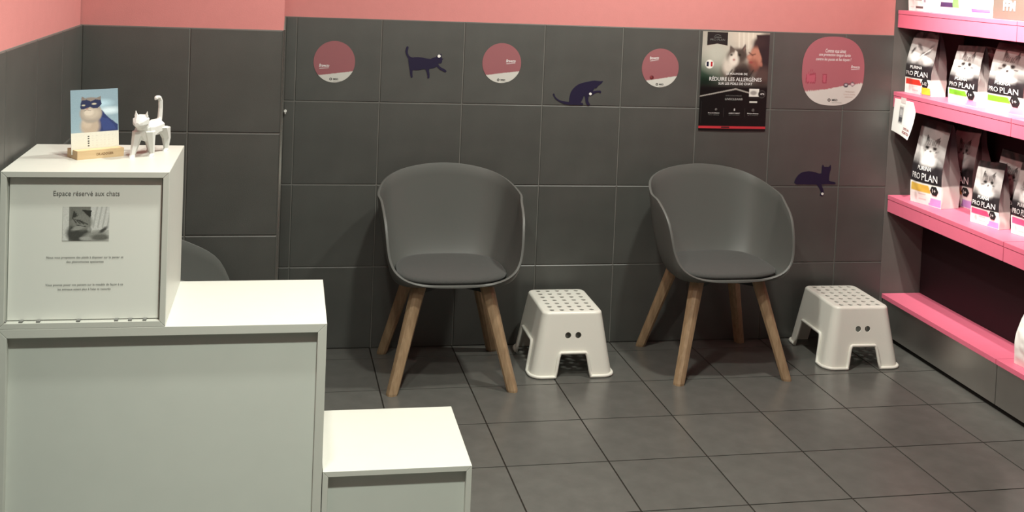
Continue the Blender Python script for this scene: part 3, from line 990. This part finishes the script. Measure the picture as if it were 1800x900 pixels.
text('lettering', 'PROMOTION', 0.765, 0.125, M_brownink, lf.children[0], width=0.38, height=0.075, fn=lambda x, z: leaf(x, z, 0.004), bold=0.02)
box('tape', (-0.10, 0.02, -0.012, -0.009, -0.04, 0.03), mat('clear_tape', (0.75, 0.66, 0.64), 0.25), lf)
setprop(lf, 'white paper leaflet with bottle picture taped to the upper shelf front', 'leaflet')

# ------------------------------------------------------------------ wall stickers
def decal(name, traced, box_px, org, label, parts_px=None, spot=None, px=1.0):
    """vinyl cut-out: traced outline in a px frame, box_px=(u0,v0,u1,v1) corresponds to wall box org=(x0,z1,x1,z0)"""
    u0, v0, u1, v1 = box_px
    x0, z1, x1, z0 = org
    cx_, cz_ = (x0 + x1) / 2, (z0 + z1) / 2
    def mp(p): return (x0 + (p[0] - u0) / (u1 - u0) * (x1 - x0) - cx_, z1 + (p[1] - v0) / (v1 - v0) * (z0 - z1) - cz_)
    r = empty(name, (cx_, 0, cz_))
    prism('vinyl_cutout', [mp(p) for p in traced], 'y', -0.006, -0.0005, M_navy, r)
    if spot:
        c = mp(spot[:2])
        rr = spot[2] / (u1 - u0) * (x1 - x0)
        prism('white_dot', disc_pts(c[0], c[1], rr, n=20), 'y', -0.009, -0.0055, M_white, r)
    return setprop(r, label, 'wall sticker', 'navy cat silhouette stickers')
decal('cat_sticker', [(200, 130), (222, 140), (220, 175), (212, 225), (215, 270), (235, 318), (268, 338), (310, 352), (345, 343), (410, 340), (480, 346), (560, 362), (648, 372), (680, 352), (720, 338), (752, 330), (765, 300), (790, 276), (826, 270), (854, 266), (848, 306), (858, 340), (868, 358), (895, 355), (880, 372), (868, 380), (866, 420), (858, 445), (830, 455), (803, 450), (800, 480), (822, 510), (860, 540), (905, 560), (945, 585), (960, 610), (948, 630), (920, 622), (880, 604), (835, 580), (795, 545), (768, 518), (735, 540), (700, 552), (630, 566), (628, 620), (640, 680), (640, 745), (625, 762), (602, 752), (600, 700), (585, 640), (555, 575), (500, 580), (440, 596), (380, 602), (318, 598), (314, 660), (322, 745), (290, 750), (275, 700), (262, 610), (245, 520), (232, 440), (228, 375), (205, 340), (182, 290), (165, 230), (172, 190), (182, 145)],
      (160, 130, 962, 765), (1.795, 3.660, 2.306, 3.276), 'navy walking cat silhouette sticker with raised tail and white dot', spot=(806, 310, 30))
decal('cat_sticker', [(175, 450), (195, 470), (205, 515), (245, 560), (300, 598), (380, 622), (460, 632), (525, 640), (530, 560), (540, 490), (560, 410), (600, 345), (650, 290), (710, 240), (790, 205), (880, 180), (960, 162), (1020, 148), (1090, 140), (1160, 146), (1220, 150), (1276, 144), (1256, 180), (1228, 212), (1195, 232), (1160, 270), (1125, 318), (1108, 305), (1092, 312), (1070, 345), (1055, 388), (1100, 378), (1160, 368), (1225, 366), (1246, 395), (1235, 424), (1215, 418), (1200, 404), (1150, 408), (1100, 432), (1060, 460), (1020, 488), (985, 480), (968, 500), (960, 550), (962, 610), (985, 660), (1008, 685), (990, 710), (955, 712), (930, 690), (905, 645), (895, 590), (885, 530), (870, 490), (850, 490), (842, 540), (820, 590), (795, 640), (800, 656), (838, 660), (852, 685), (830, 705), (780, 704), (700, 704), (600, 706), (500, 702), (420, 688), (340, 655), (270, 615), (215, 575), (180, 520), (155, 470)],
      (155, 140, 1276, 712), (3.632, 3.296, 4.263, 2.986), 'navy sitting cat silhouette sticker licking its lifted paw', spot=(1000, 445, 30))
decal('cat_sticker', [(105, 540), (112, 490), (140, 430), (180, 370), (240, 320), (310, 295), (400, 284), (480, 290), (545, 305), (590, 322), (640, 334), (680, 328), (684, 250), (682, 190), (690, 150), (704, 140), (720, 165), (735, 190), (780, 186), (825, 190), (846, 170), (858, 142), (872, 150), (880, 200), (872, 250), (858, 290), (850, 350), (845, 420), (846, 485), (885, 502), (940, 515), (985, 525), (998, 545), (985, 566), (920, 566), (820, 563), (690, 570), (705, 620), (735, 680), (748, 745), (755, 790), (735, 825), (705, 832), (672, 820), (675, 790), (695, 770), (680, 720), (650, 660), (610, 600), (580, 572), (450, 576), (300, 570), (165, 574), (125, 560)],
      (105, 140, 998, 832), (6.874, 2.268, 7.448, 1.860), 'navy lying cat silhouette sticker with a dangling paw', spot=(720, 780, 26))

PINKS = (146, 92, 96)
def superdisc(n, rx, rz, p):
    out = []
    for i in range(n):
        a = 2 * PI * i / n
        c, q = math.cos(a), math.sin(a)
        out.append((rx * math.copysign(abs(c) ** (2 / p), c), rz * math.copysign(abs(q) ** (2 / p), q)))
    return out
def round_sticker(cx_, cz_, rx, rz, canvas, label, p=2.0):
    r = empty('round_sticker', (cx_, 0, cz_))
    n, k = 128, 56
    ol = superdisc(n, rx, rz, p)
    v, us_, vs_ = [(0, -0.004, 0)], [0.5], [0.5]
    for j in range(1, k + 1):
        for x, z in ol:
            t = j / k
            v.append((x * t, -0.004, z * t)); us_.append(0.5 + 0.5 * x * t / rx); vs_.append(0.5 + 0.5 * z * t / rz)
    f = [(0, 1 + i, 1 + (i + 1) % n) for i in range(n)]
    for j in range(k - 1):
        f += [(1 + j * n + i, 1 + (j + 1) * n + i, 1 + (j + 1) * n + (i + 1) % n, 1 + j * n + (i + 1) % n) for i in range(n)]
    b = len(v)
    v += [(x, -0.0005, z) for x, z in ol]; us_ += [0.5] * n; vs_ += [0.5] * n
    f += [(1 + (k - 1) * n + i, b + i, b + (i + 1) % n, 1 + (k - 1) * n + (i + 1) % n) for i in range(n)]
    me = mesh('vinyl_disc', v, f, M_matteprint)
    ink(me, canvas.sample(np.array(us_), np.array(vs_)))
    link('vinyl_disc', me, r)
    return setprop(r, label, 'wall sticker', 'pink round stickers on the tiled wall')
def msd(root, x, z, s):
    # small ring logo with lettering
    r = root
    n = 20
    o, i_ = disc_pts(x - 0.036 * s, z, 0.015 * s, n=n), disc_pts(x - 0.036 * s, z, 0.008 * s, n=n)
    v = [(a, -0.006, b) for a, b in o] + [(a, -0.006, b) for a, b in i_]
    link('logo', mesh('logo', v, [(k, (k + 1) % n, n + (k + 1) % n, n + k) for k in range(n)], M_ink), r)
    text('lettering', 'MSD', x + 0.022 * s, z, M_ink, r, width=0.058 * s, height=0.020 * s, off=0.006, bold=0.02)
    text('lettering', 'Santé Animale', x + 0.045 * s, z - 0.024 * s, M_greyink, r, width=0.10 * s, height=0.008 * s, off=0.006)
def signature(root, x, z, s, rot=0.0):
    r = root
    text('lettering', 'Bravecto', x, z, M_whiteink, r, width=0.118 * s, height=0.036 * s, off=0.006, shear=0.25, rot=rot, bold=0.012)
    c, q = math.cos(rot), math.sin(rot)
    pts = [(-0.06, -0.034), (0.05, -0.026), (0.06, -0.0285), (-0.05, -0.039)]
    link('underline', mesh('underline', [(x + (c * a - q * b) * s, -0.006, z + (q * a + c * b) * s) for a, b in pts], [(0, 1, 2, 3)], M_whiteink), r)

def disc_canvas(ground, extra=None):
    cv = srgb_canvas(240, 240, PINKS)
    cv.grad(lambda u, v: 0.25 * np.clip((0.5 - v), 0, 1), (150, 70, 84))
    cv.poly(ground, (196, 195, 188))
    if extra: extra(cv)
    return cv
# the tabletop of the sticker scenes, then logo and signature
g1 = [(0.0, 0.165), (0.20, 0.165), (0.78, 0.175), (0.78, 0.29), (1.0, 0.29), (1.0, 0.0), (0.0, 0.0)]
r1 = round_sticker(0.963, 3.452, 0.243, 0.247, disc_canvas([(0.0, 0.17), (0.10, 0.165), (0.62, 0.235), (1.0, 0.285), (1.0, 0.0), (0.0, 0.0)]), 'pink round sticker closest to the left wall corner')
msd(r1, 0.0, -0.205, 1.0); signature(r1, -0.118, -0.045, 1.0)
r2 = round_sticker(2.978, 3.485, 0.240, 0.244, disc_canvas([(0.0, 0.19), (0.10, 0.19), (0.55, 0.255), (1.0, 0.31), (1.0, 0.0), (0.0, 0.0)]), 'pink round sticker between the walking and the licking cat silhouettes')
msd(r2, 0.0, -0.205, 1.0); signature(r2, 0.112, 0.03, 1.0)
def ball(cv): cv.ell(0.28, 0.245, 0.055, 0.055, (92, 30, 34), 0.15).ell(0.265, 0.26, 0.02, 0.02, (140, 60, 62), 0.3)
r3 = round_sticker(4.997, 3.473, 0.241, 0.243, disc_canvas([(0.0, 0.16), (0.12, 0.165), (0.50, 0.225), (1.0, 0.31), (1.0, 0.0), (0.0, 0.0)], ball), 'pink round sticker with a small dark red ball beside the poster')
msd(r3, 0.0, -0.205, 1.0); signature(r3, -0.085, 0.125, 1.0, 0.08)
cb = srgb_canvas(320, 320, (168, 100, 108))
cb.poly([(0, 0.19), (0.08, 0.20), (0.40, 0.235), (0.66, 0.285), (1.0, 0.335), (1.0, 0), (0, 0)], (206, 204, 198))
for a, b in ((0.07, 0.225), (0.33, 0.40)):
    cb.rect(a, b, 0.32, 0.455, (150, 60, 78)).rect(a + 0.012, b - 0.012, 0.335, 0.44, (182, 92, 108))
cb.line(0.10, 0.455, 0.15, 0.52, 0.006, (160, 70, 88)).line(0.20, 0.455, 0.15, 0.52, 0.006, (160, 70, 88))
cb.ell(0.715, 0.30, 0.038, 0.034, (60, 56, 66), 0.15).ell(0.715, 0.305, 0.022, 0.016, (190, 186, 190), 0.3).ell(0.82, 0.315, 0.036, 0.032, (60, 56, 66), 0.15).ell(0.82, 0.315, 0.026, 0.022, (214, 190, 194), 0.2).line(0.745, 0.315, 0.79, 0.32, 0.006, (60, 56, 66))
r4 = round_sticker(7.330, 3.487, 0.432, 0.446, cb, 'large pink rounded sticker with white writing at the right of the poster', p=2.5)
text('lettering', 'Comme vous aimez', 0.02, 0.262, M_whiteink, r4, width=0.285, height=0.050, off=0.006, shear=0.2, bold=0.008, rot=-0.01)
text('lettering', 'une protection longue durée', 0.01, 0.205, M_whiteink, r4, width=0.44, height=0.050, off=0.006, shear=0.2, bold=0.008, rot=-0.01)
text('lettering', 'contre les puces et les tiques !', -0.005, 0.148, M_whiteink, r4, width=0.49, height=0.050, off=0.006, shear=0.2, bold=0.008, rot=0.0)
signature(r4, 0.305, 0.062, 1.05, -0.03)
msd(r4, 0.01, -0.375, 1.35)
for k, w_ in enumerate((0.13, 0.16, 0.11)):
    text('lettering', ('Médicament', 'Lire la notice', 'attentivement')[k], 0.245 - 0.005 * k, -0.262 - 0.034 * k, mat('pale_brown_ink', lin((190, 170, 160)), 0.7), r4, width=w_, height=0.018, off=0.006)

# ------------------------------------------------------------------ poster
PW, PH = 0.898, 1.256
ps = empty('poster', (5.982, 0, 2.697))
cp = srgb_canvas(180, 250, (16, 15, 15))
cp.grad(lambda u, v: np.clip((v - 0.36) / 0.22, 0, 1), (168, 160, 150))
cp.grad(lambda u, v: np.clip((v - 0.62) / 0.3, 0, 1) * np.clip(u * 1.4, 0, 1), (214, 204, 188))
cp.ell(0.08, 0.60, 0.34, 0.14, (74, 96, 80), 0.6, k=0.95)
cp.ell(0.02, 0.50, 0.30, 0.10, (22, 44, 32), 0.7)
cp.ell(0.22, 0.78, 0.20, 0.14, (186, 186, 174), 0.7)
for i in range(4): cp.line(0.55 + 0.07 * i, 0.84, 0.54 + 0.07 * i, 1.0, 0.012, (232, 226, 212), 0.5)
# person leaning in from the right
cp.ell(0.98, 0.78, 0.24, 0.22, (44, 34, 36), 0.10).ell(0.95, 0.88, 0.16, 0.09, (40, 32, 36), 0.15)
cp.ell(0.80, 0.74, 0.10, 0.13, (186, 128, 108), 0.2, -0.2).ell(0.72, 0.75, 0.05, 0.03, (176, 118, 100), 0.3).ell(0.78, 0.66, 0.08, 0.07, (150, 92, 78), 0.3)
cp.ell(0.90, 0.68, 0.035, 0.022, (176, 116, 100), 0.3)
cp.poly([(0.80, 0.98), (1.0, 0.98), (1.0, 0.60), (0.92, 0.62), (0.90, 0.74), (0.84, 0.84)], (48, 38, 40))
cp.line(0.70, 0.80, 0.76, 0.77, 0.010, (90, 56, 50)).ell(0.92, 0.55, 0.16, 0.10, (84, 66, 62), 0.4)
# cat
cp.ell(0.53, 0.60, 0.22, 0.13, (96, 84, 76), 0.25).ell(0.60, 0.57, 0.17, 0.09, (52, 44, 42), 0.4, 0.2).ell(0.40, 0.66, 0.08, 0.08, (210, 202, 190), 0.4)
cp.poly([(0.405, 0.75), (0.415, 0.87), (0.52, 0.81)], (92, 80, 74)).poly([(0.57, 0.81), (0.645, 0.89), (0.665, 0.74)], (80, 68, 64)).poly([(0.60, 0.80), (0.637, 0.86), (0.648, 0.76)], (150, 116, 106))
cp.ell(0.52, 0.755, 0.145, 0.085, (104, 92, 84), 0.2).ell(0.58, 0.77, 0.08, 0.06, (80, 70, 64), 0.3)
cp.ell(0.475, 0.72, 0.075, 0.065, (226, 218, 206), 0.3).poly([(0.49, 0.82), (0.53, 0.80), (0.53, 0.71), (0.47, 0.71)], (222, 214, 202))
cp.ell(0.44, 0.77, 0.018, 0.011, (30, 30, 22), 0.3).ell(0.56, 0.77, 0.022, 0.012, (34, 32, 22), 0.3).ell(0.48, 0.722, 0.018, 0.010, (170, 110, 104), 0.3)
for i in range(5): cp.line(0.40 + 0.08 * i, 0.55, 0.46 + 0.08 * i, 0.62, 0.012, (40, 34, 32), 0.8)
cp.ell(0.715, 0.752, 0.030, 0.016, (196, 138, 116), 0.4).ell(0.735, 0.70, 0.030, 0.012, (150, 74, 70), 0.4).line(0.75, 0.775, 0.80, 0.785, 0.008, (80, 48, 42)).ell(0.86, 0.90, 0.10, 0.05, (60, 46, 46), 0.5)
cp.blur(3)
cp.grad(lambda u, v: np.clip((0.535 - v) / 0.10, 0, 1), (14, 13, 13))
# silver roof line, product, red strip
cp.poly([(0.0, 0.352), (0.53, 0.435), (0.74, 0.395), (0.74, 0.382), (0.53, 0.418), (0.0, 0.340)], (150, 146, 140))
cp.rect(0.735, 0.885, 0.345, 0.430, (222, 220, 214)).ell(0.80, 0.39, 0.05, 0.022, (150, 146, 142), 0.3).rect(0.735, 0.885, 0.335, 0.352, (40, 38, 38)).rect(0.745, 0.86, 0.288, 0.302, (206, 204, 198))
cp.ell(0.925, 0.378, 0.055, 0.040, (72, 70, 68), 0.1).ell(0.925, 0.378, 0.048, 0.034, (26, 25, 25), 0.1)
for u in (0.36, 0.68): cp.rect(u, u + 0.004, 0.14, 0.23, (54, 52, 50))
cp.rect(0, 1, 0.026, 0.046, (186, 52, 60)).rect(0.34, 0.46, 0.028, 0.044, (70, 28, 32))
cp.rect(0.03, 0.034, 0.08, 0.3, (40, 40, 40))
# french roundel
cp.ell(0.123, 0.672, 0.062, 0.045, (226, 222, 214), 0.06).ell(0.123, 0.672, 0.052, 0.037, (236, 234, 228), 0.06)
cp.rect(0.080, 0.110, 0.648, 0.696, (34, 36, 58)).rect(0.137, 0.167, 0.648, 0.696, (178, 44, 52))
cp.speckle(0.05, 5)
print_sheet('printed_sheet', cp, lambda u, v: ((u - 0.5) * PW, -0.010 - 0.004 * math.sin(u * PI), v * PH), 180, 250, M_print, ps)
md = ps.children[0].modifiers.new('t', 'SOLIDIFY'); md.thickness = 0.001; md.offset = -1
po = 0.018
def pt(s, u, v, m, **k): text('lettering', s, (u - 0.5) * PW, v * PH, m, ps.children[0], off=po, **k)
prism('brand_badge', [((u - 0.5) * PW, v * PH) for u, v in ((0.068, 0.995), (0.37, 0.995), (0.37, 0.862), (0.219, 0.882), (0.068, 0.862))], 'y', -0.0165, -0.0155, mat('badge_black', (0.016, 0.013, 0.013), 0.45), ps)
pt('PURINA', 0.219, 0.942, M_greyink, width=0.10, height=0.016, bold=0.02)
pt('PRO PLAN', 0.219, 0.918, M_greyink, width=0.195, height=0.026)
pt('^', 0.219, 0.965, M_greyink, width=0.09, height=0.014)
pt('LE POUVOIR DE', 0.53, 0.577, M_whiteink, width=0.285, height=0.026, bold=0.01)
pt('RÉDUIRE LES ALLERGÈNES', 0.515, 0.528, M_whiteink, width=0.70, height=0.060, bold=0.008)
pt('SUR LES POILS DE CHAT', 0.515, 0.478, M_whiteink, width=0.455, height=0.030, bold=0.012)
pt('DÉCOUVREZ', 0.50, 0.358, M_greyink, width=0.21, height=0.019, spacing=1.2)
pt('LIVECLEAR®', 0.505, 0.322, mat('silver_ink', (0.36, 0.35, 0.34), 0.4), width=0.235, height=0.028, bold=0.01)
pt('47%', 0.927, 0.378, M_whiteink, width=0.055, height=0.022, bold=0.01)
for u, a, b in ((0.215, 'Bloque les allergènes', 'Fel d 1 salivaires'), (0.52, 'ALIMENT COMPLET', 'pour chats adultes'), (0.80, 'Résultats', 'en 3 semaines')):
    pt(a, u, 0.178, M_whiteink, width=0.15, height=0.014, bold=0.01)
    pt(b, u, 0.160, M_greyink, width=0.14, height=0.011)
pt('ø', 0.245, 0.215, mat('dim_ink', (0.22, 0.21, 0.2), 0.5), height=0.030)
pt('8', 0.52, 0.215, M_whiteink, height=0.030)
pt('@', 0.80, 0.213, mat('dim_ink', (0.22, 0.21, 0.2), 0.5), height=0.036)
setprop(ps, 'dark advertising poster with cat and kissing person above the right chair', 'poster')

# small white cable clip beside the corner profile
clip_r = empty('cable_clip', (0.412, -0.02, 2.86))
prism('clip_body', disc_pts(0, 0, 0.016, n=14), 'y', -0.03, 0.012, M_white, clip_r)
box('nail_strip', (-0.006, 0.006, -0.02, 0.012, -0.034, -0.012), M_white, clip_r)
setprop(clip_r, 'tiny white clip on the grey tiles beside the metal corner edge', 'clip')

# ------------------------------------------------------------------ calendar and cat figure on the top cube
ZTOP = 3 * H1
cal = empty('desk_calendar', (-0.915, -5.045, ZTOP), math.radians(33))
o = prism('wooden_base', [(-0.085, 0), (0.085, 0), (0.085, 0.062), (0.022, 0.062), (0.016, 0.022), (-0.012, 0.022), (-0.006, 0.062), (-0.085, 0.062)], 'x', -0.172, 0.172, M_blockwood, cal)
text('lettering', 'DR.ADOGER', 0.03, 0.031, M_brand, o, width=0.125, height=0.017, off=0.0862, bold=0.01)
ck = srgb_canvas(110, 150, (130, 152, 164))
ck.grad(lambda u, v: np.clip(0.7 - v, 0, 1) * 0.8, (150, 172, 182))
ck.ell(0.80, 0.66, 0.22, 0.05, (196, 212, 220), 0.6).ell(0.62, 0.78, 0.2, 0.05, (170, 198, 212), 0.7)
ck.V = ck.V - 0.07
ck.poly([(0.58, 0.62), (0.66, 0.60), (0.76, 0.50), (0.92, 0.40), (0.99, 0.36), (0.99, 0.2), (0.55, 0.2), (0.40, 0.46)], (40, 52, 96))
ck.poly([(0.60, 0.50), (0.78, 0.46), (0.90, 0.36), (0.95, 0.28), (0.68, 0.28)], (48, 62, 112))
ck.ell(0.40, 0.36, 0.20, 0.16, (168, 152, 136), 0.2).ell(0.34, 0.42, 0.10, 0.09, (180, 164, 148), 0.3)
ck.ell(0.42, 0.56, 0.235, 0.155, (150, 140, 130), 0.08).ell(0.43, 0.56, 0.18, 0.09, (176, 164, 150), 0.3).ell(0.38, 0.575, 0.10, 0.05, (196, 184, 170), 0.3)
ck.poly([(0.22, 0.72), (0.235, 0.83), (0.34, 0.78)], (118, 108, 102)).poly([(0.52, 0.79), (0.635, 0.825), (0.62, 0.72)], (118, 108, 102)).ell(0.42, 0.76, 0.18, 0.05, (128, 118, 110), 0.2)
ck.poly([(0.19, 0.66), (0.23, 0.765), (0.34, 0.775), (0.42, 0.745), (0.52, 0.775), (0.63, 0.76), (0.655, 0.70), (0.56, 0.635), (0.46, 0.64), (0.40, 0.665), (0.33, 0.635), (0.22, 0.63)], (36, 42, 74))
ck.ell(0.27, 0.69, 0.035, 0.012, (176, 170, 150), 0.3).ell(0.49, 0.705, 0.045, 0.013, (186, 178, 158), 0.3)
ck.ell(0.345, 0.635, 0.022, 0.012, (150, 110, 104), 0.3).line(0.33, 0.615, 0.28, 0.60, 0.007, (100, 90, 84)).line(0.345, 0.615, 0.42, 0.60, 0.007, (100, 90, 84))
ck.V = ck.V + 0.07
ck.rect(0, 1, 0, 0.335, (206, 203, 192))
for i in range(7):
    for j in range(5): ck.rect(0.35 + 0.085 * i, 0.375 + 0.085 * i, 0.12 + 0.037 * j, 0.13 + 0.037 * j, (196, 192, 182))
for j in range(5): ck.rect(0.345, 0.375, 0.115 + 0.037 * j, 0.135 + 0.037 * j, (60, 58, 58))
ck.rect(0.09, 0.10, 0.11, 0.30, (206, 202, 192)).rect(0.12, 0.13, 0.11, 0.30, (206, 202, 192)).rect(0.16, 0.17, 0.11, 0.30, (206, 202, 192))
ck.speckle(0.08, 9)
print_sheet('picture_card', ck, lambda u, v: ((u - 0.5) * 0.352 - 0.004, -0.004 + 0.045 * v, 0.026 + 0.455 * v), 110, 150, M_matteprint, cal)
md = [c for c in cal.children if c.name.startswith('picture_card')][0].modifiers.new('t', 'SOLIDIFY'); md.thickness = 0.0014; md.offset = -1
setprop(cal, 'desk calendar with masked cat picture in a wooden block', 'calendar')

def skin_mesh(name, pts, edges, rads, m, root=0):
    me = bpy.data.meshes.new(name)
    me.from_pydata([tuple(c * T for c in p) for p in pts], edges, [])
    ob = bpy.data.objects.new('skin_work', me)
    C.objects.link(ob)
    md = ob.modifiers.new('skin', 'SKIN')
    md.use_smooth_shade = False
    sk = me.skin_vertices[0].data if me.skin_vertices else None
    if sk is None:
        return None
    for i, r_ in enumerate(rads):
        sk[i].radius = ((r_[0] if isinstance(r_, tuple) else r_) * T, (r_[1] if isinstance(r_, tuple) else r_) * T)
        sk[i].use_root = (i == root)
    dg = bpy.context.evaluated_depsgraph_get()
    res = bpy.data.meshes.new_from_object(ob.evaluated_get(dg))
    bpy.data.objects.remove(ob)
    res.name = name
    res.materials.clear()
    res.materials.append(m)
    return res

def loft(name, rings, m, cap=True):
    """rings: list of (centre, radius_a, radius_b, dir_a, dir_b, n) -> faceted tube"""
    v, f = [], []
    n = rings[0][5]
    for c, ra, rb, da, db, _n in rings:
        c, da, db = Vector(c), Vector(da), Vector(db)
        for i in range(n):
            a = 2 * PI * (i + 0.5) / n
            p = c + da * (ra * math.cos(a)) + db * (rb * math.sin(a))
            v.append(tuple(p))
    for j in range(len(rings) - 1):
        f += [(j * n + i, j * n + (i + 1) % n, (j + 1) * n + (i + 1) % n, (j + 1) * n + i) for i in range(n)]
    if cap: f += [tuple(range(n - 1, -1, -1)), tuple(range((len(rings) - 1) * n, len(rings) * n))]
    return v, f

# faceted white cat: local -y = nose direction
fig = empty('cat_figurine', (-0.555, -4.93, ZTOP), math.radians(-18))
def cat_figure():
    bm = bmesh.new()
    X, Y, Z = (1, 0, 0), (0, 1, 0), (0, 0, 1)
    def add(rings, cap=True):
        v, f = loft('', rings, None, cap)
        vs_ = [bm.verts.new(Vector(p) * T) for p in v]
        for q in f:
            try: bm.faces.new([vs_[i] for i in q])
            except ValueError: pass
    n = 7
    # trunk from chest to rump
    add([((0, -0.150, 0.205), 0.030, 0.040, X, Z, n), ((0, -0.125, 0.200), 0.072, 0.082, X, Z, n), ((0, -0.06, 0.195), 0.074, 0.080, X, Z, n), ((0, 0.04, 0.200), 0.062, 0.060, X, Z, n), ((0, 0.11, 0.205), 0.070, 0.068, X, Z, n), ((0, 0.165, 0.205), 0.045, 0.045, X, Z, n)])
    # neck and head
    add([((0, -0.120, 0.215), 0.050, 0.050, X, Y, n), ((0, -0.155, 0.262), 0.050, 0.048, X, Y, n)])
    add([((0, -0.120, 0.288), 0.030, 0.030, X, Z, 8), ((0, -0.140, 0.288), 0.060, 0.050, X, Z, 8), ((0, -0.180, 0.284), 0.062, 0.050, X, Z, 8), ((0, -0.215, 0.272), 0.040, 0.032, X, Z, 8), ((0, -0.232, 0.266), 0.018, 0.014, X, Z, 8)])
    for s in (-1, 1):
        add([((s * 0.038, -0.160, 0.318), 0.020, 0.012, X, Y, 4), ((s * 0.045, -0.158, 0.365), 0.002, 0.002, X, Y, 4)])
    def leg(a, b, c, r0, r1, r2):
        add([(a, r0, r0 * 1.25, X, Y, 6), (b, r1, r1 * 1.1, X, Y, 6), ((c[0], c[1], 0.022), r2, r2, X, Y, 6), ((c[0], c[1] - 0.012, 0.0), r2 * 1.15, r2 * 1.6, X, Y, 6)])
    leg((-0.040, -0.115, 0.20), (-0.046, -0.150, 0.100), (-0.050, -0.185, 0), 0.044, 0.031, 0.021)
    leg((0.040, -0.105, 0.20), (0.044, -0.085, 0.100), (0.046, -0.065, 0), 0.044, 0.031, 0.020)
    leg((-0.042, 0.120, 0.20), (-0.044, 0.075, 0.105), (-0.046, 0.095, 0), 0.054, 0.034, 0.020)
    leg((0.042, 0.130, 0.20), (0.046, 0.185, 0.105), (0.048, 0.185, 0), 0.054, 0.034, 0.020)
    # tail standing up with a forward hook
    add([((0, 0.140, 0.225), 0.022, 0.022, X, Y, 6), ((0, 0.165, 0.275), 0.019, 0.019, X, Y, 6), ((0, 0.172, 0.345), 0.018, 0.018, X, Y, 6), ((0, 0.168, 0.405), 0.018, 0.018, X, Y, 6), ((-0.006, 0.150, 0.436), 0.019, 0.016, X, (0, 0.7, 0.7), 6), ((-0.012, 0.122, 0.436), 0.018, 0.016, X, Z, 6), ((-0.014, 0.108, 0.424), 0.012, 0.012, X, Z, 6)])
    bmesh.ops.recalc_face_normals(bm, faces=bm.faces[:])
    me = bpy.data.meshes.new('figure')
    bm.to_mesh(me); bm.free()
    me.materials.append(mat('white_paper_figure', (0.60, 0.595, 0.57), 0.6, 0.3))
    return me
_fig = link('cat_figurine', cat_figure(), None)
# fuse the pieces into one continuous surface
rm = _fig.modifiers.new('fuse', 'REMESH'); rm.mode = 'VOXEL'; rm.voxel_size = 0.0011
dc = _fig.modifiers.new('facet', 'DECIMATE'); dc.ratio = 0.035
dg = bpy.context.evaluated_depsgraph_get()
_fm = bpy.data.meshes.new_from_object(_fig.evaluated_get(dg))
bpy.data.objects.remove(_fig)
for p in _fm.polygons: p.use_smooth = False
_loc, _rot = fig.location.copy(), fig.rotation_euler.copy()
bpy.data.objects.remove(fig)
fig = bpy.data.objects.new('cat_figurine', _fm)
C.objects.link(fig)
fig.location, fig.rotation_euler = _loc, _rot
fig.scale = (0.97, 0.97, 0.93)
setprop(fig, 'white faceted cat figurine with raised tail on the top cube', 'figurine')
bpy.context.view_layer.update()
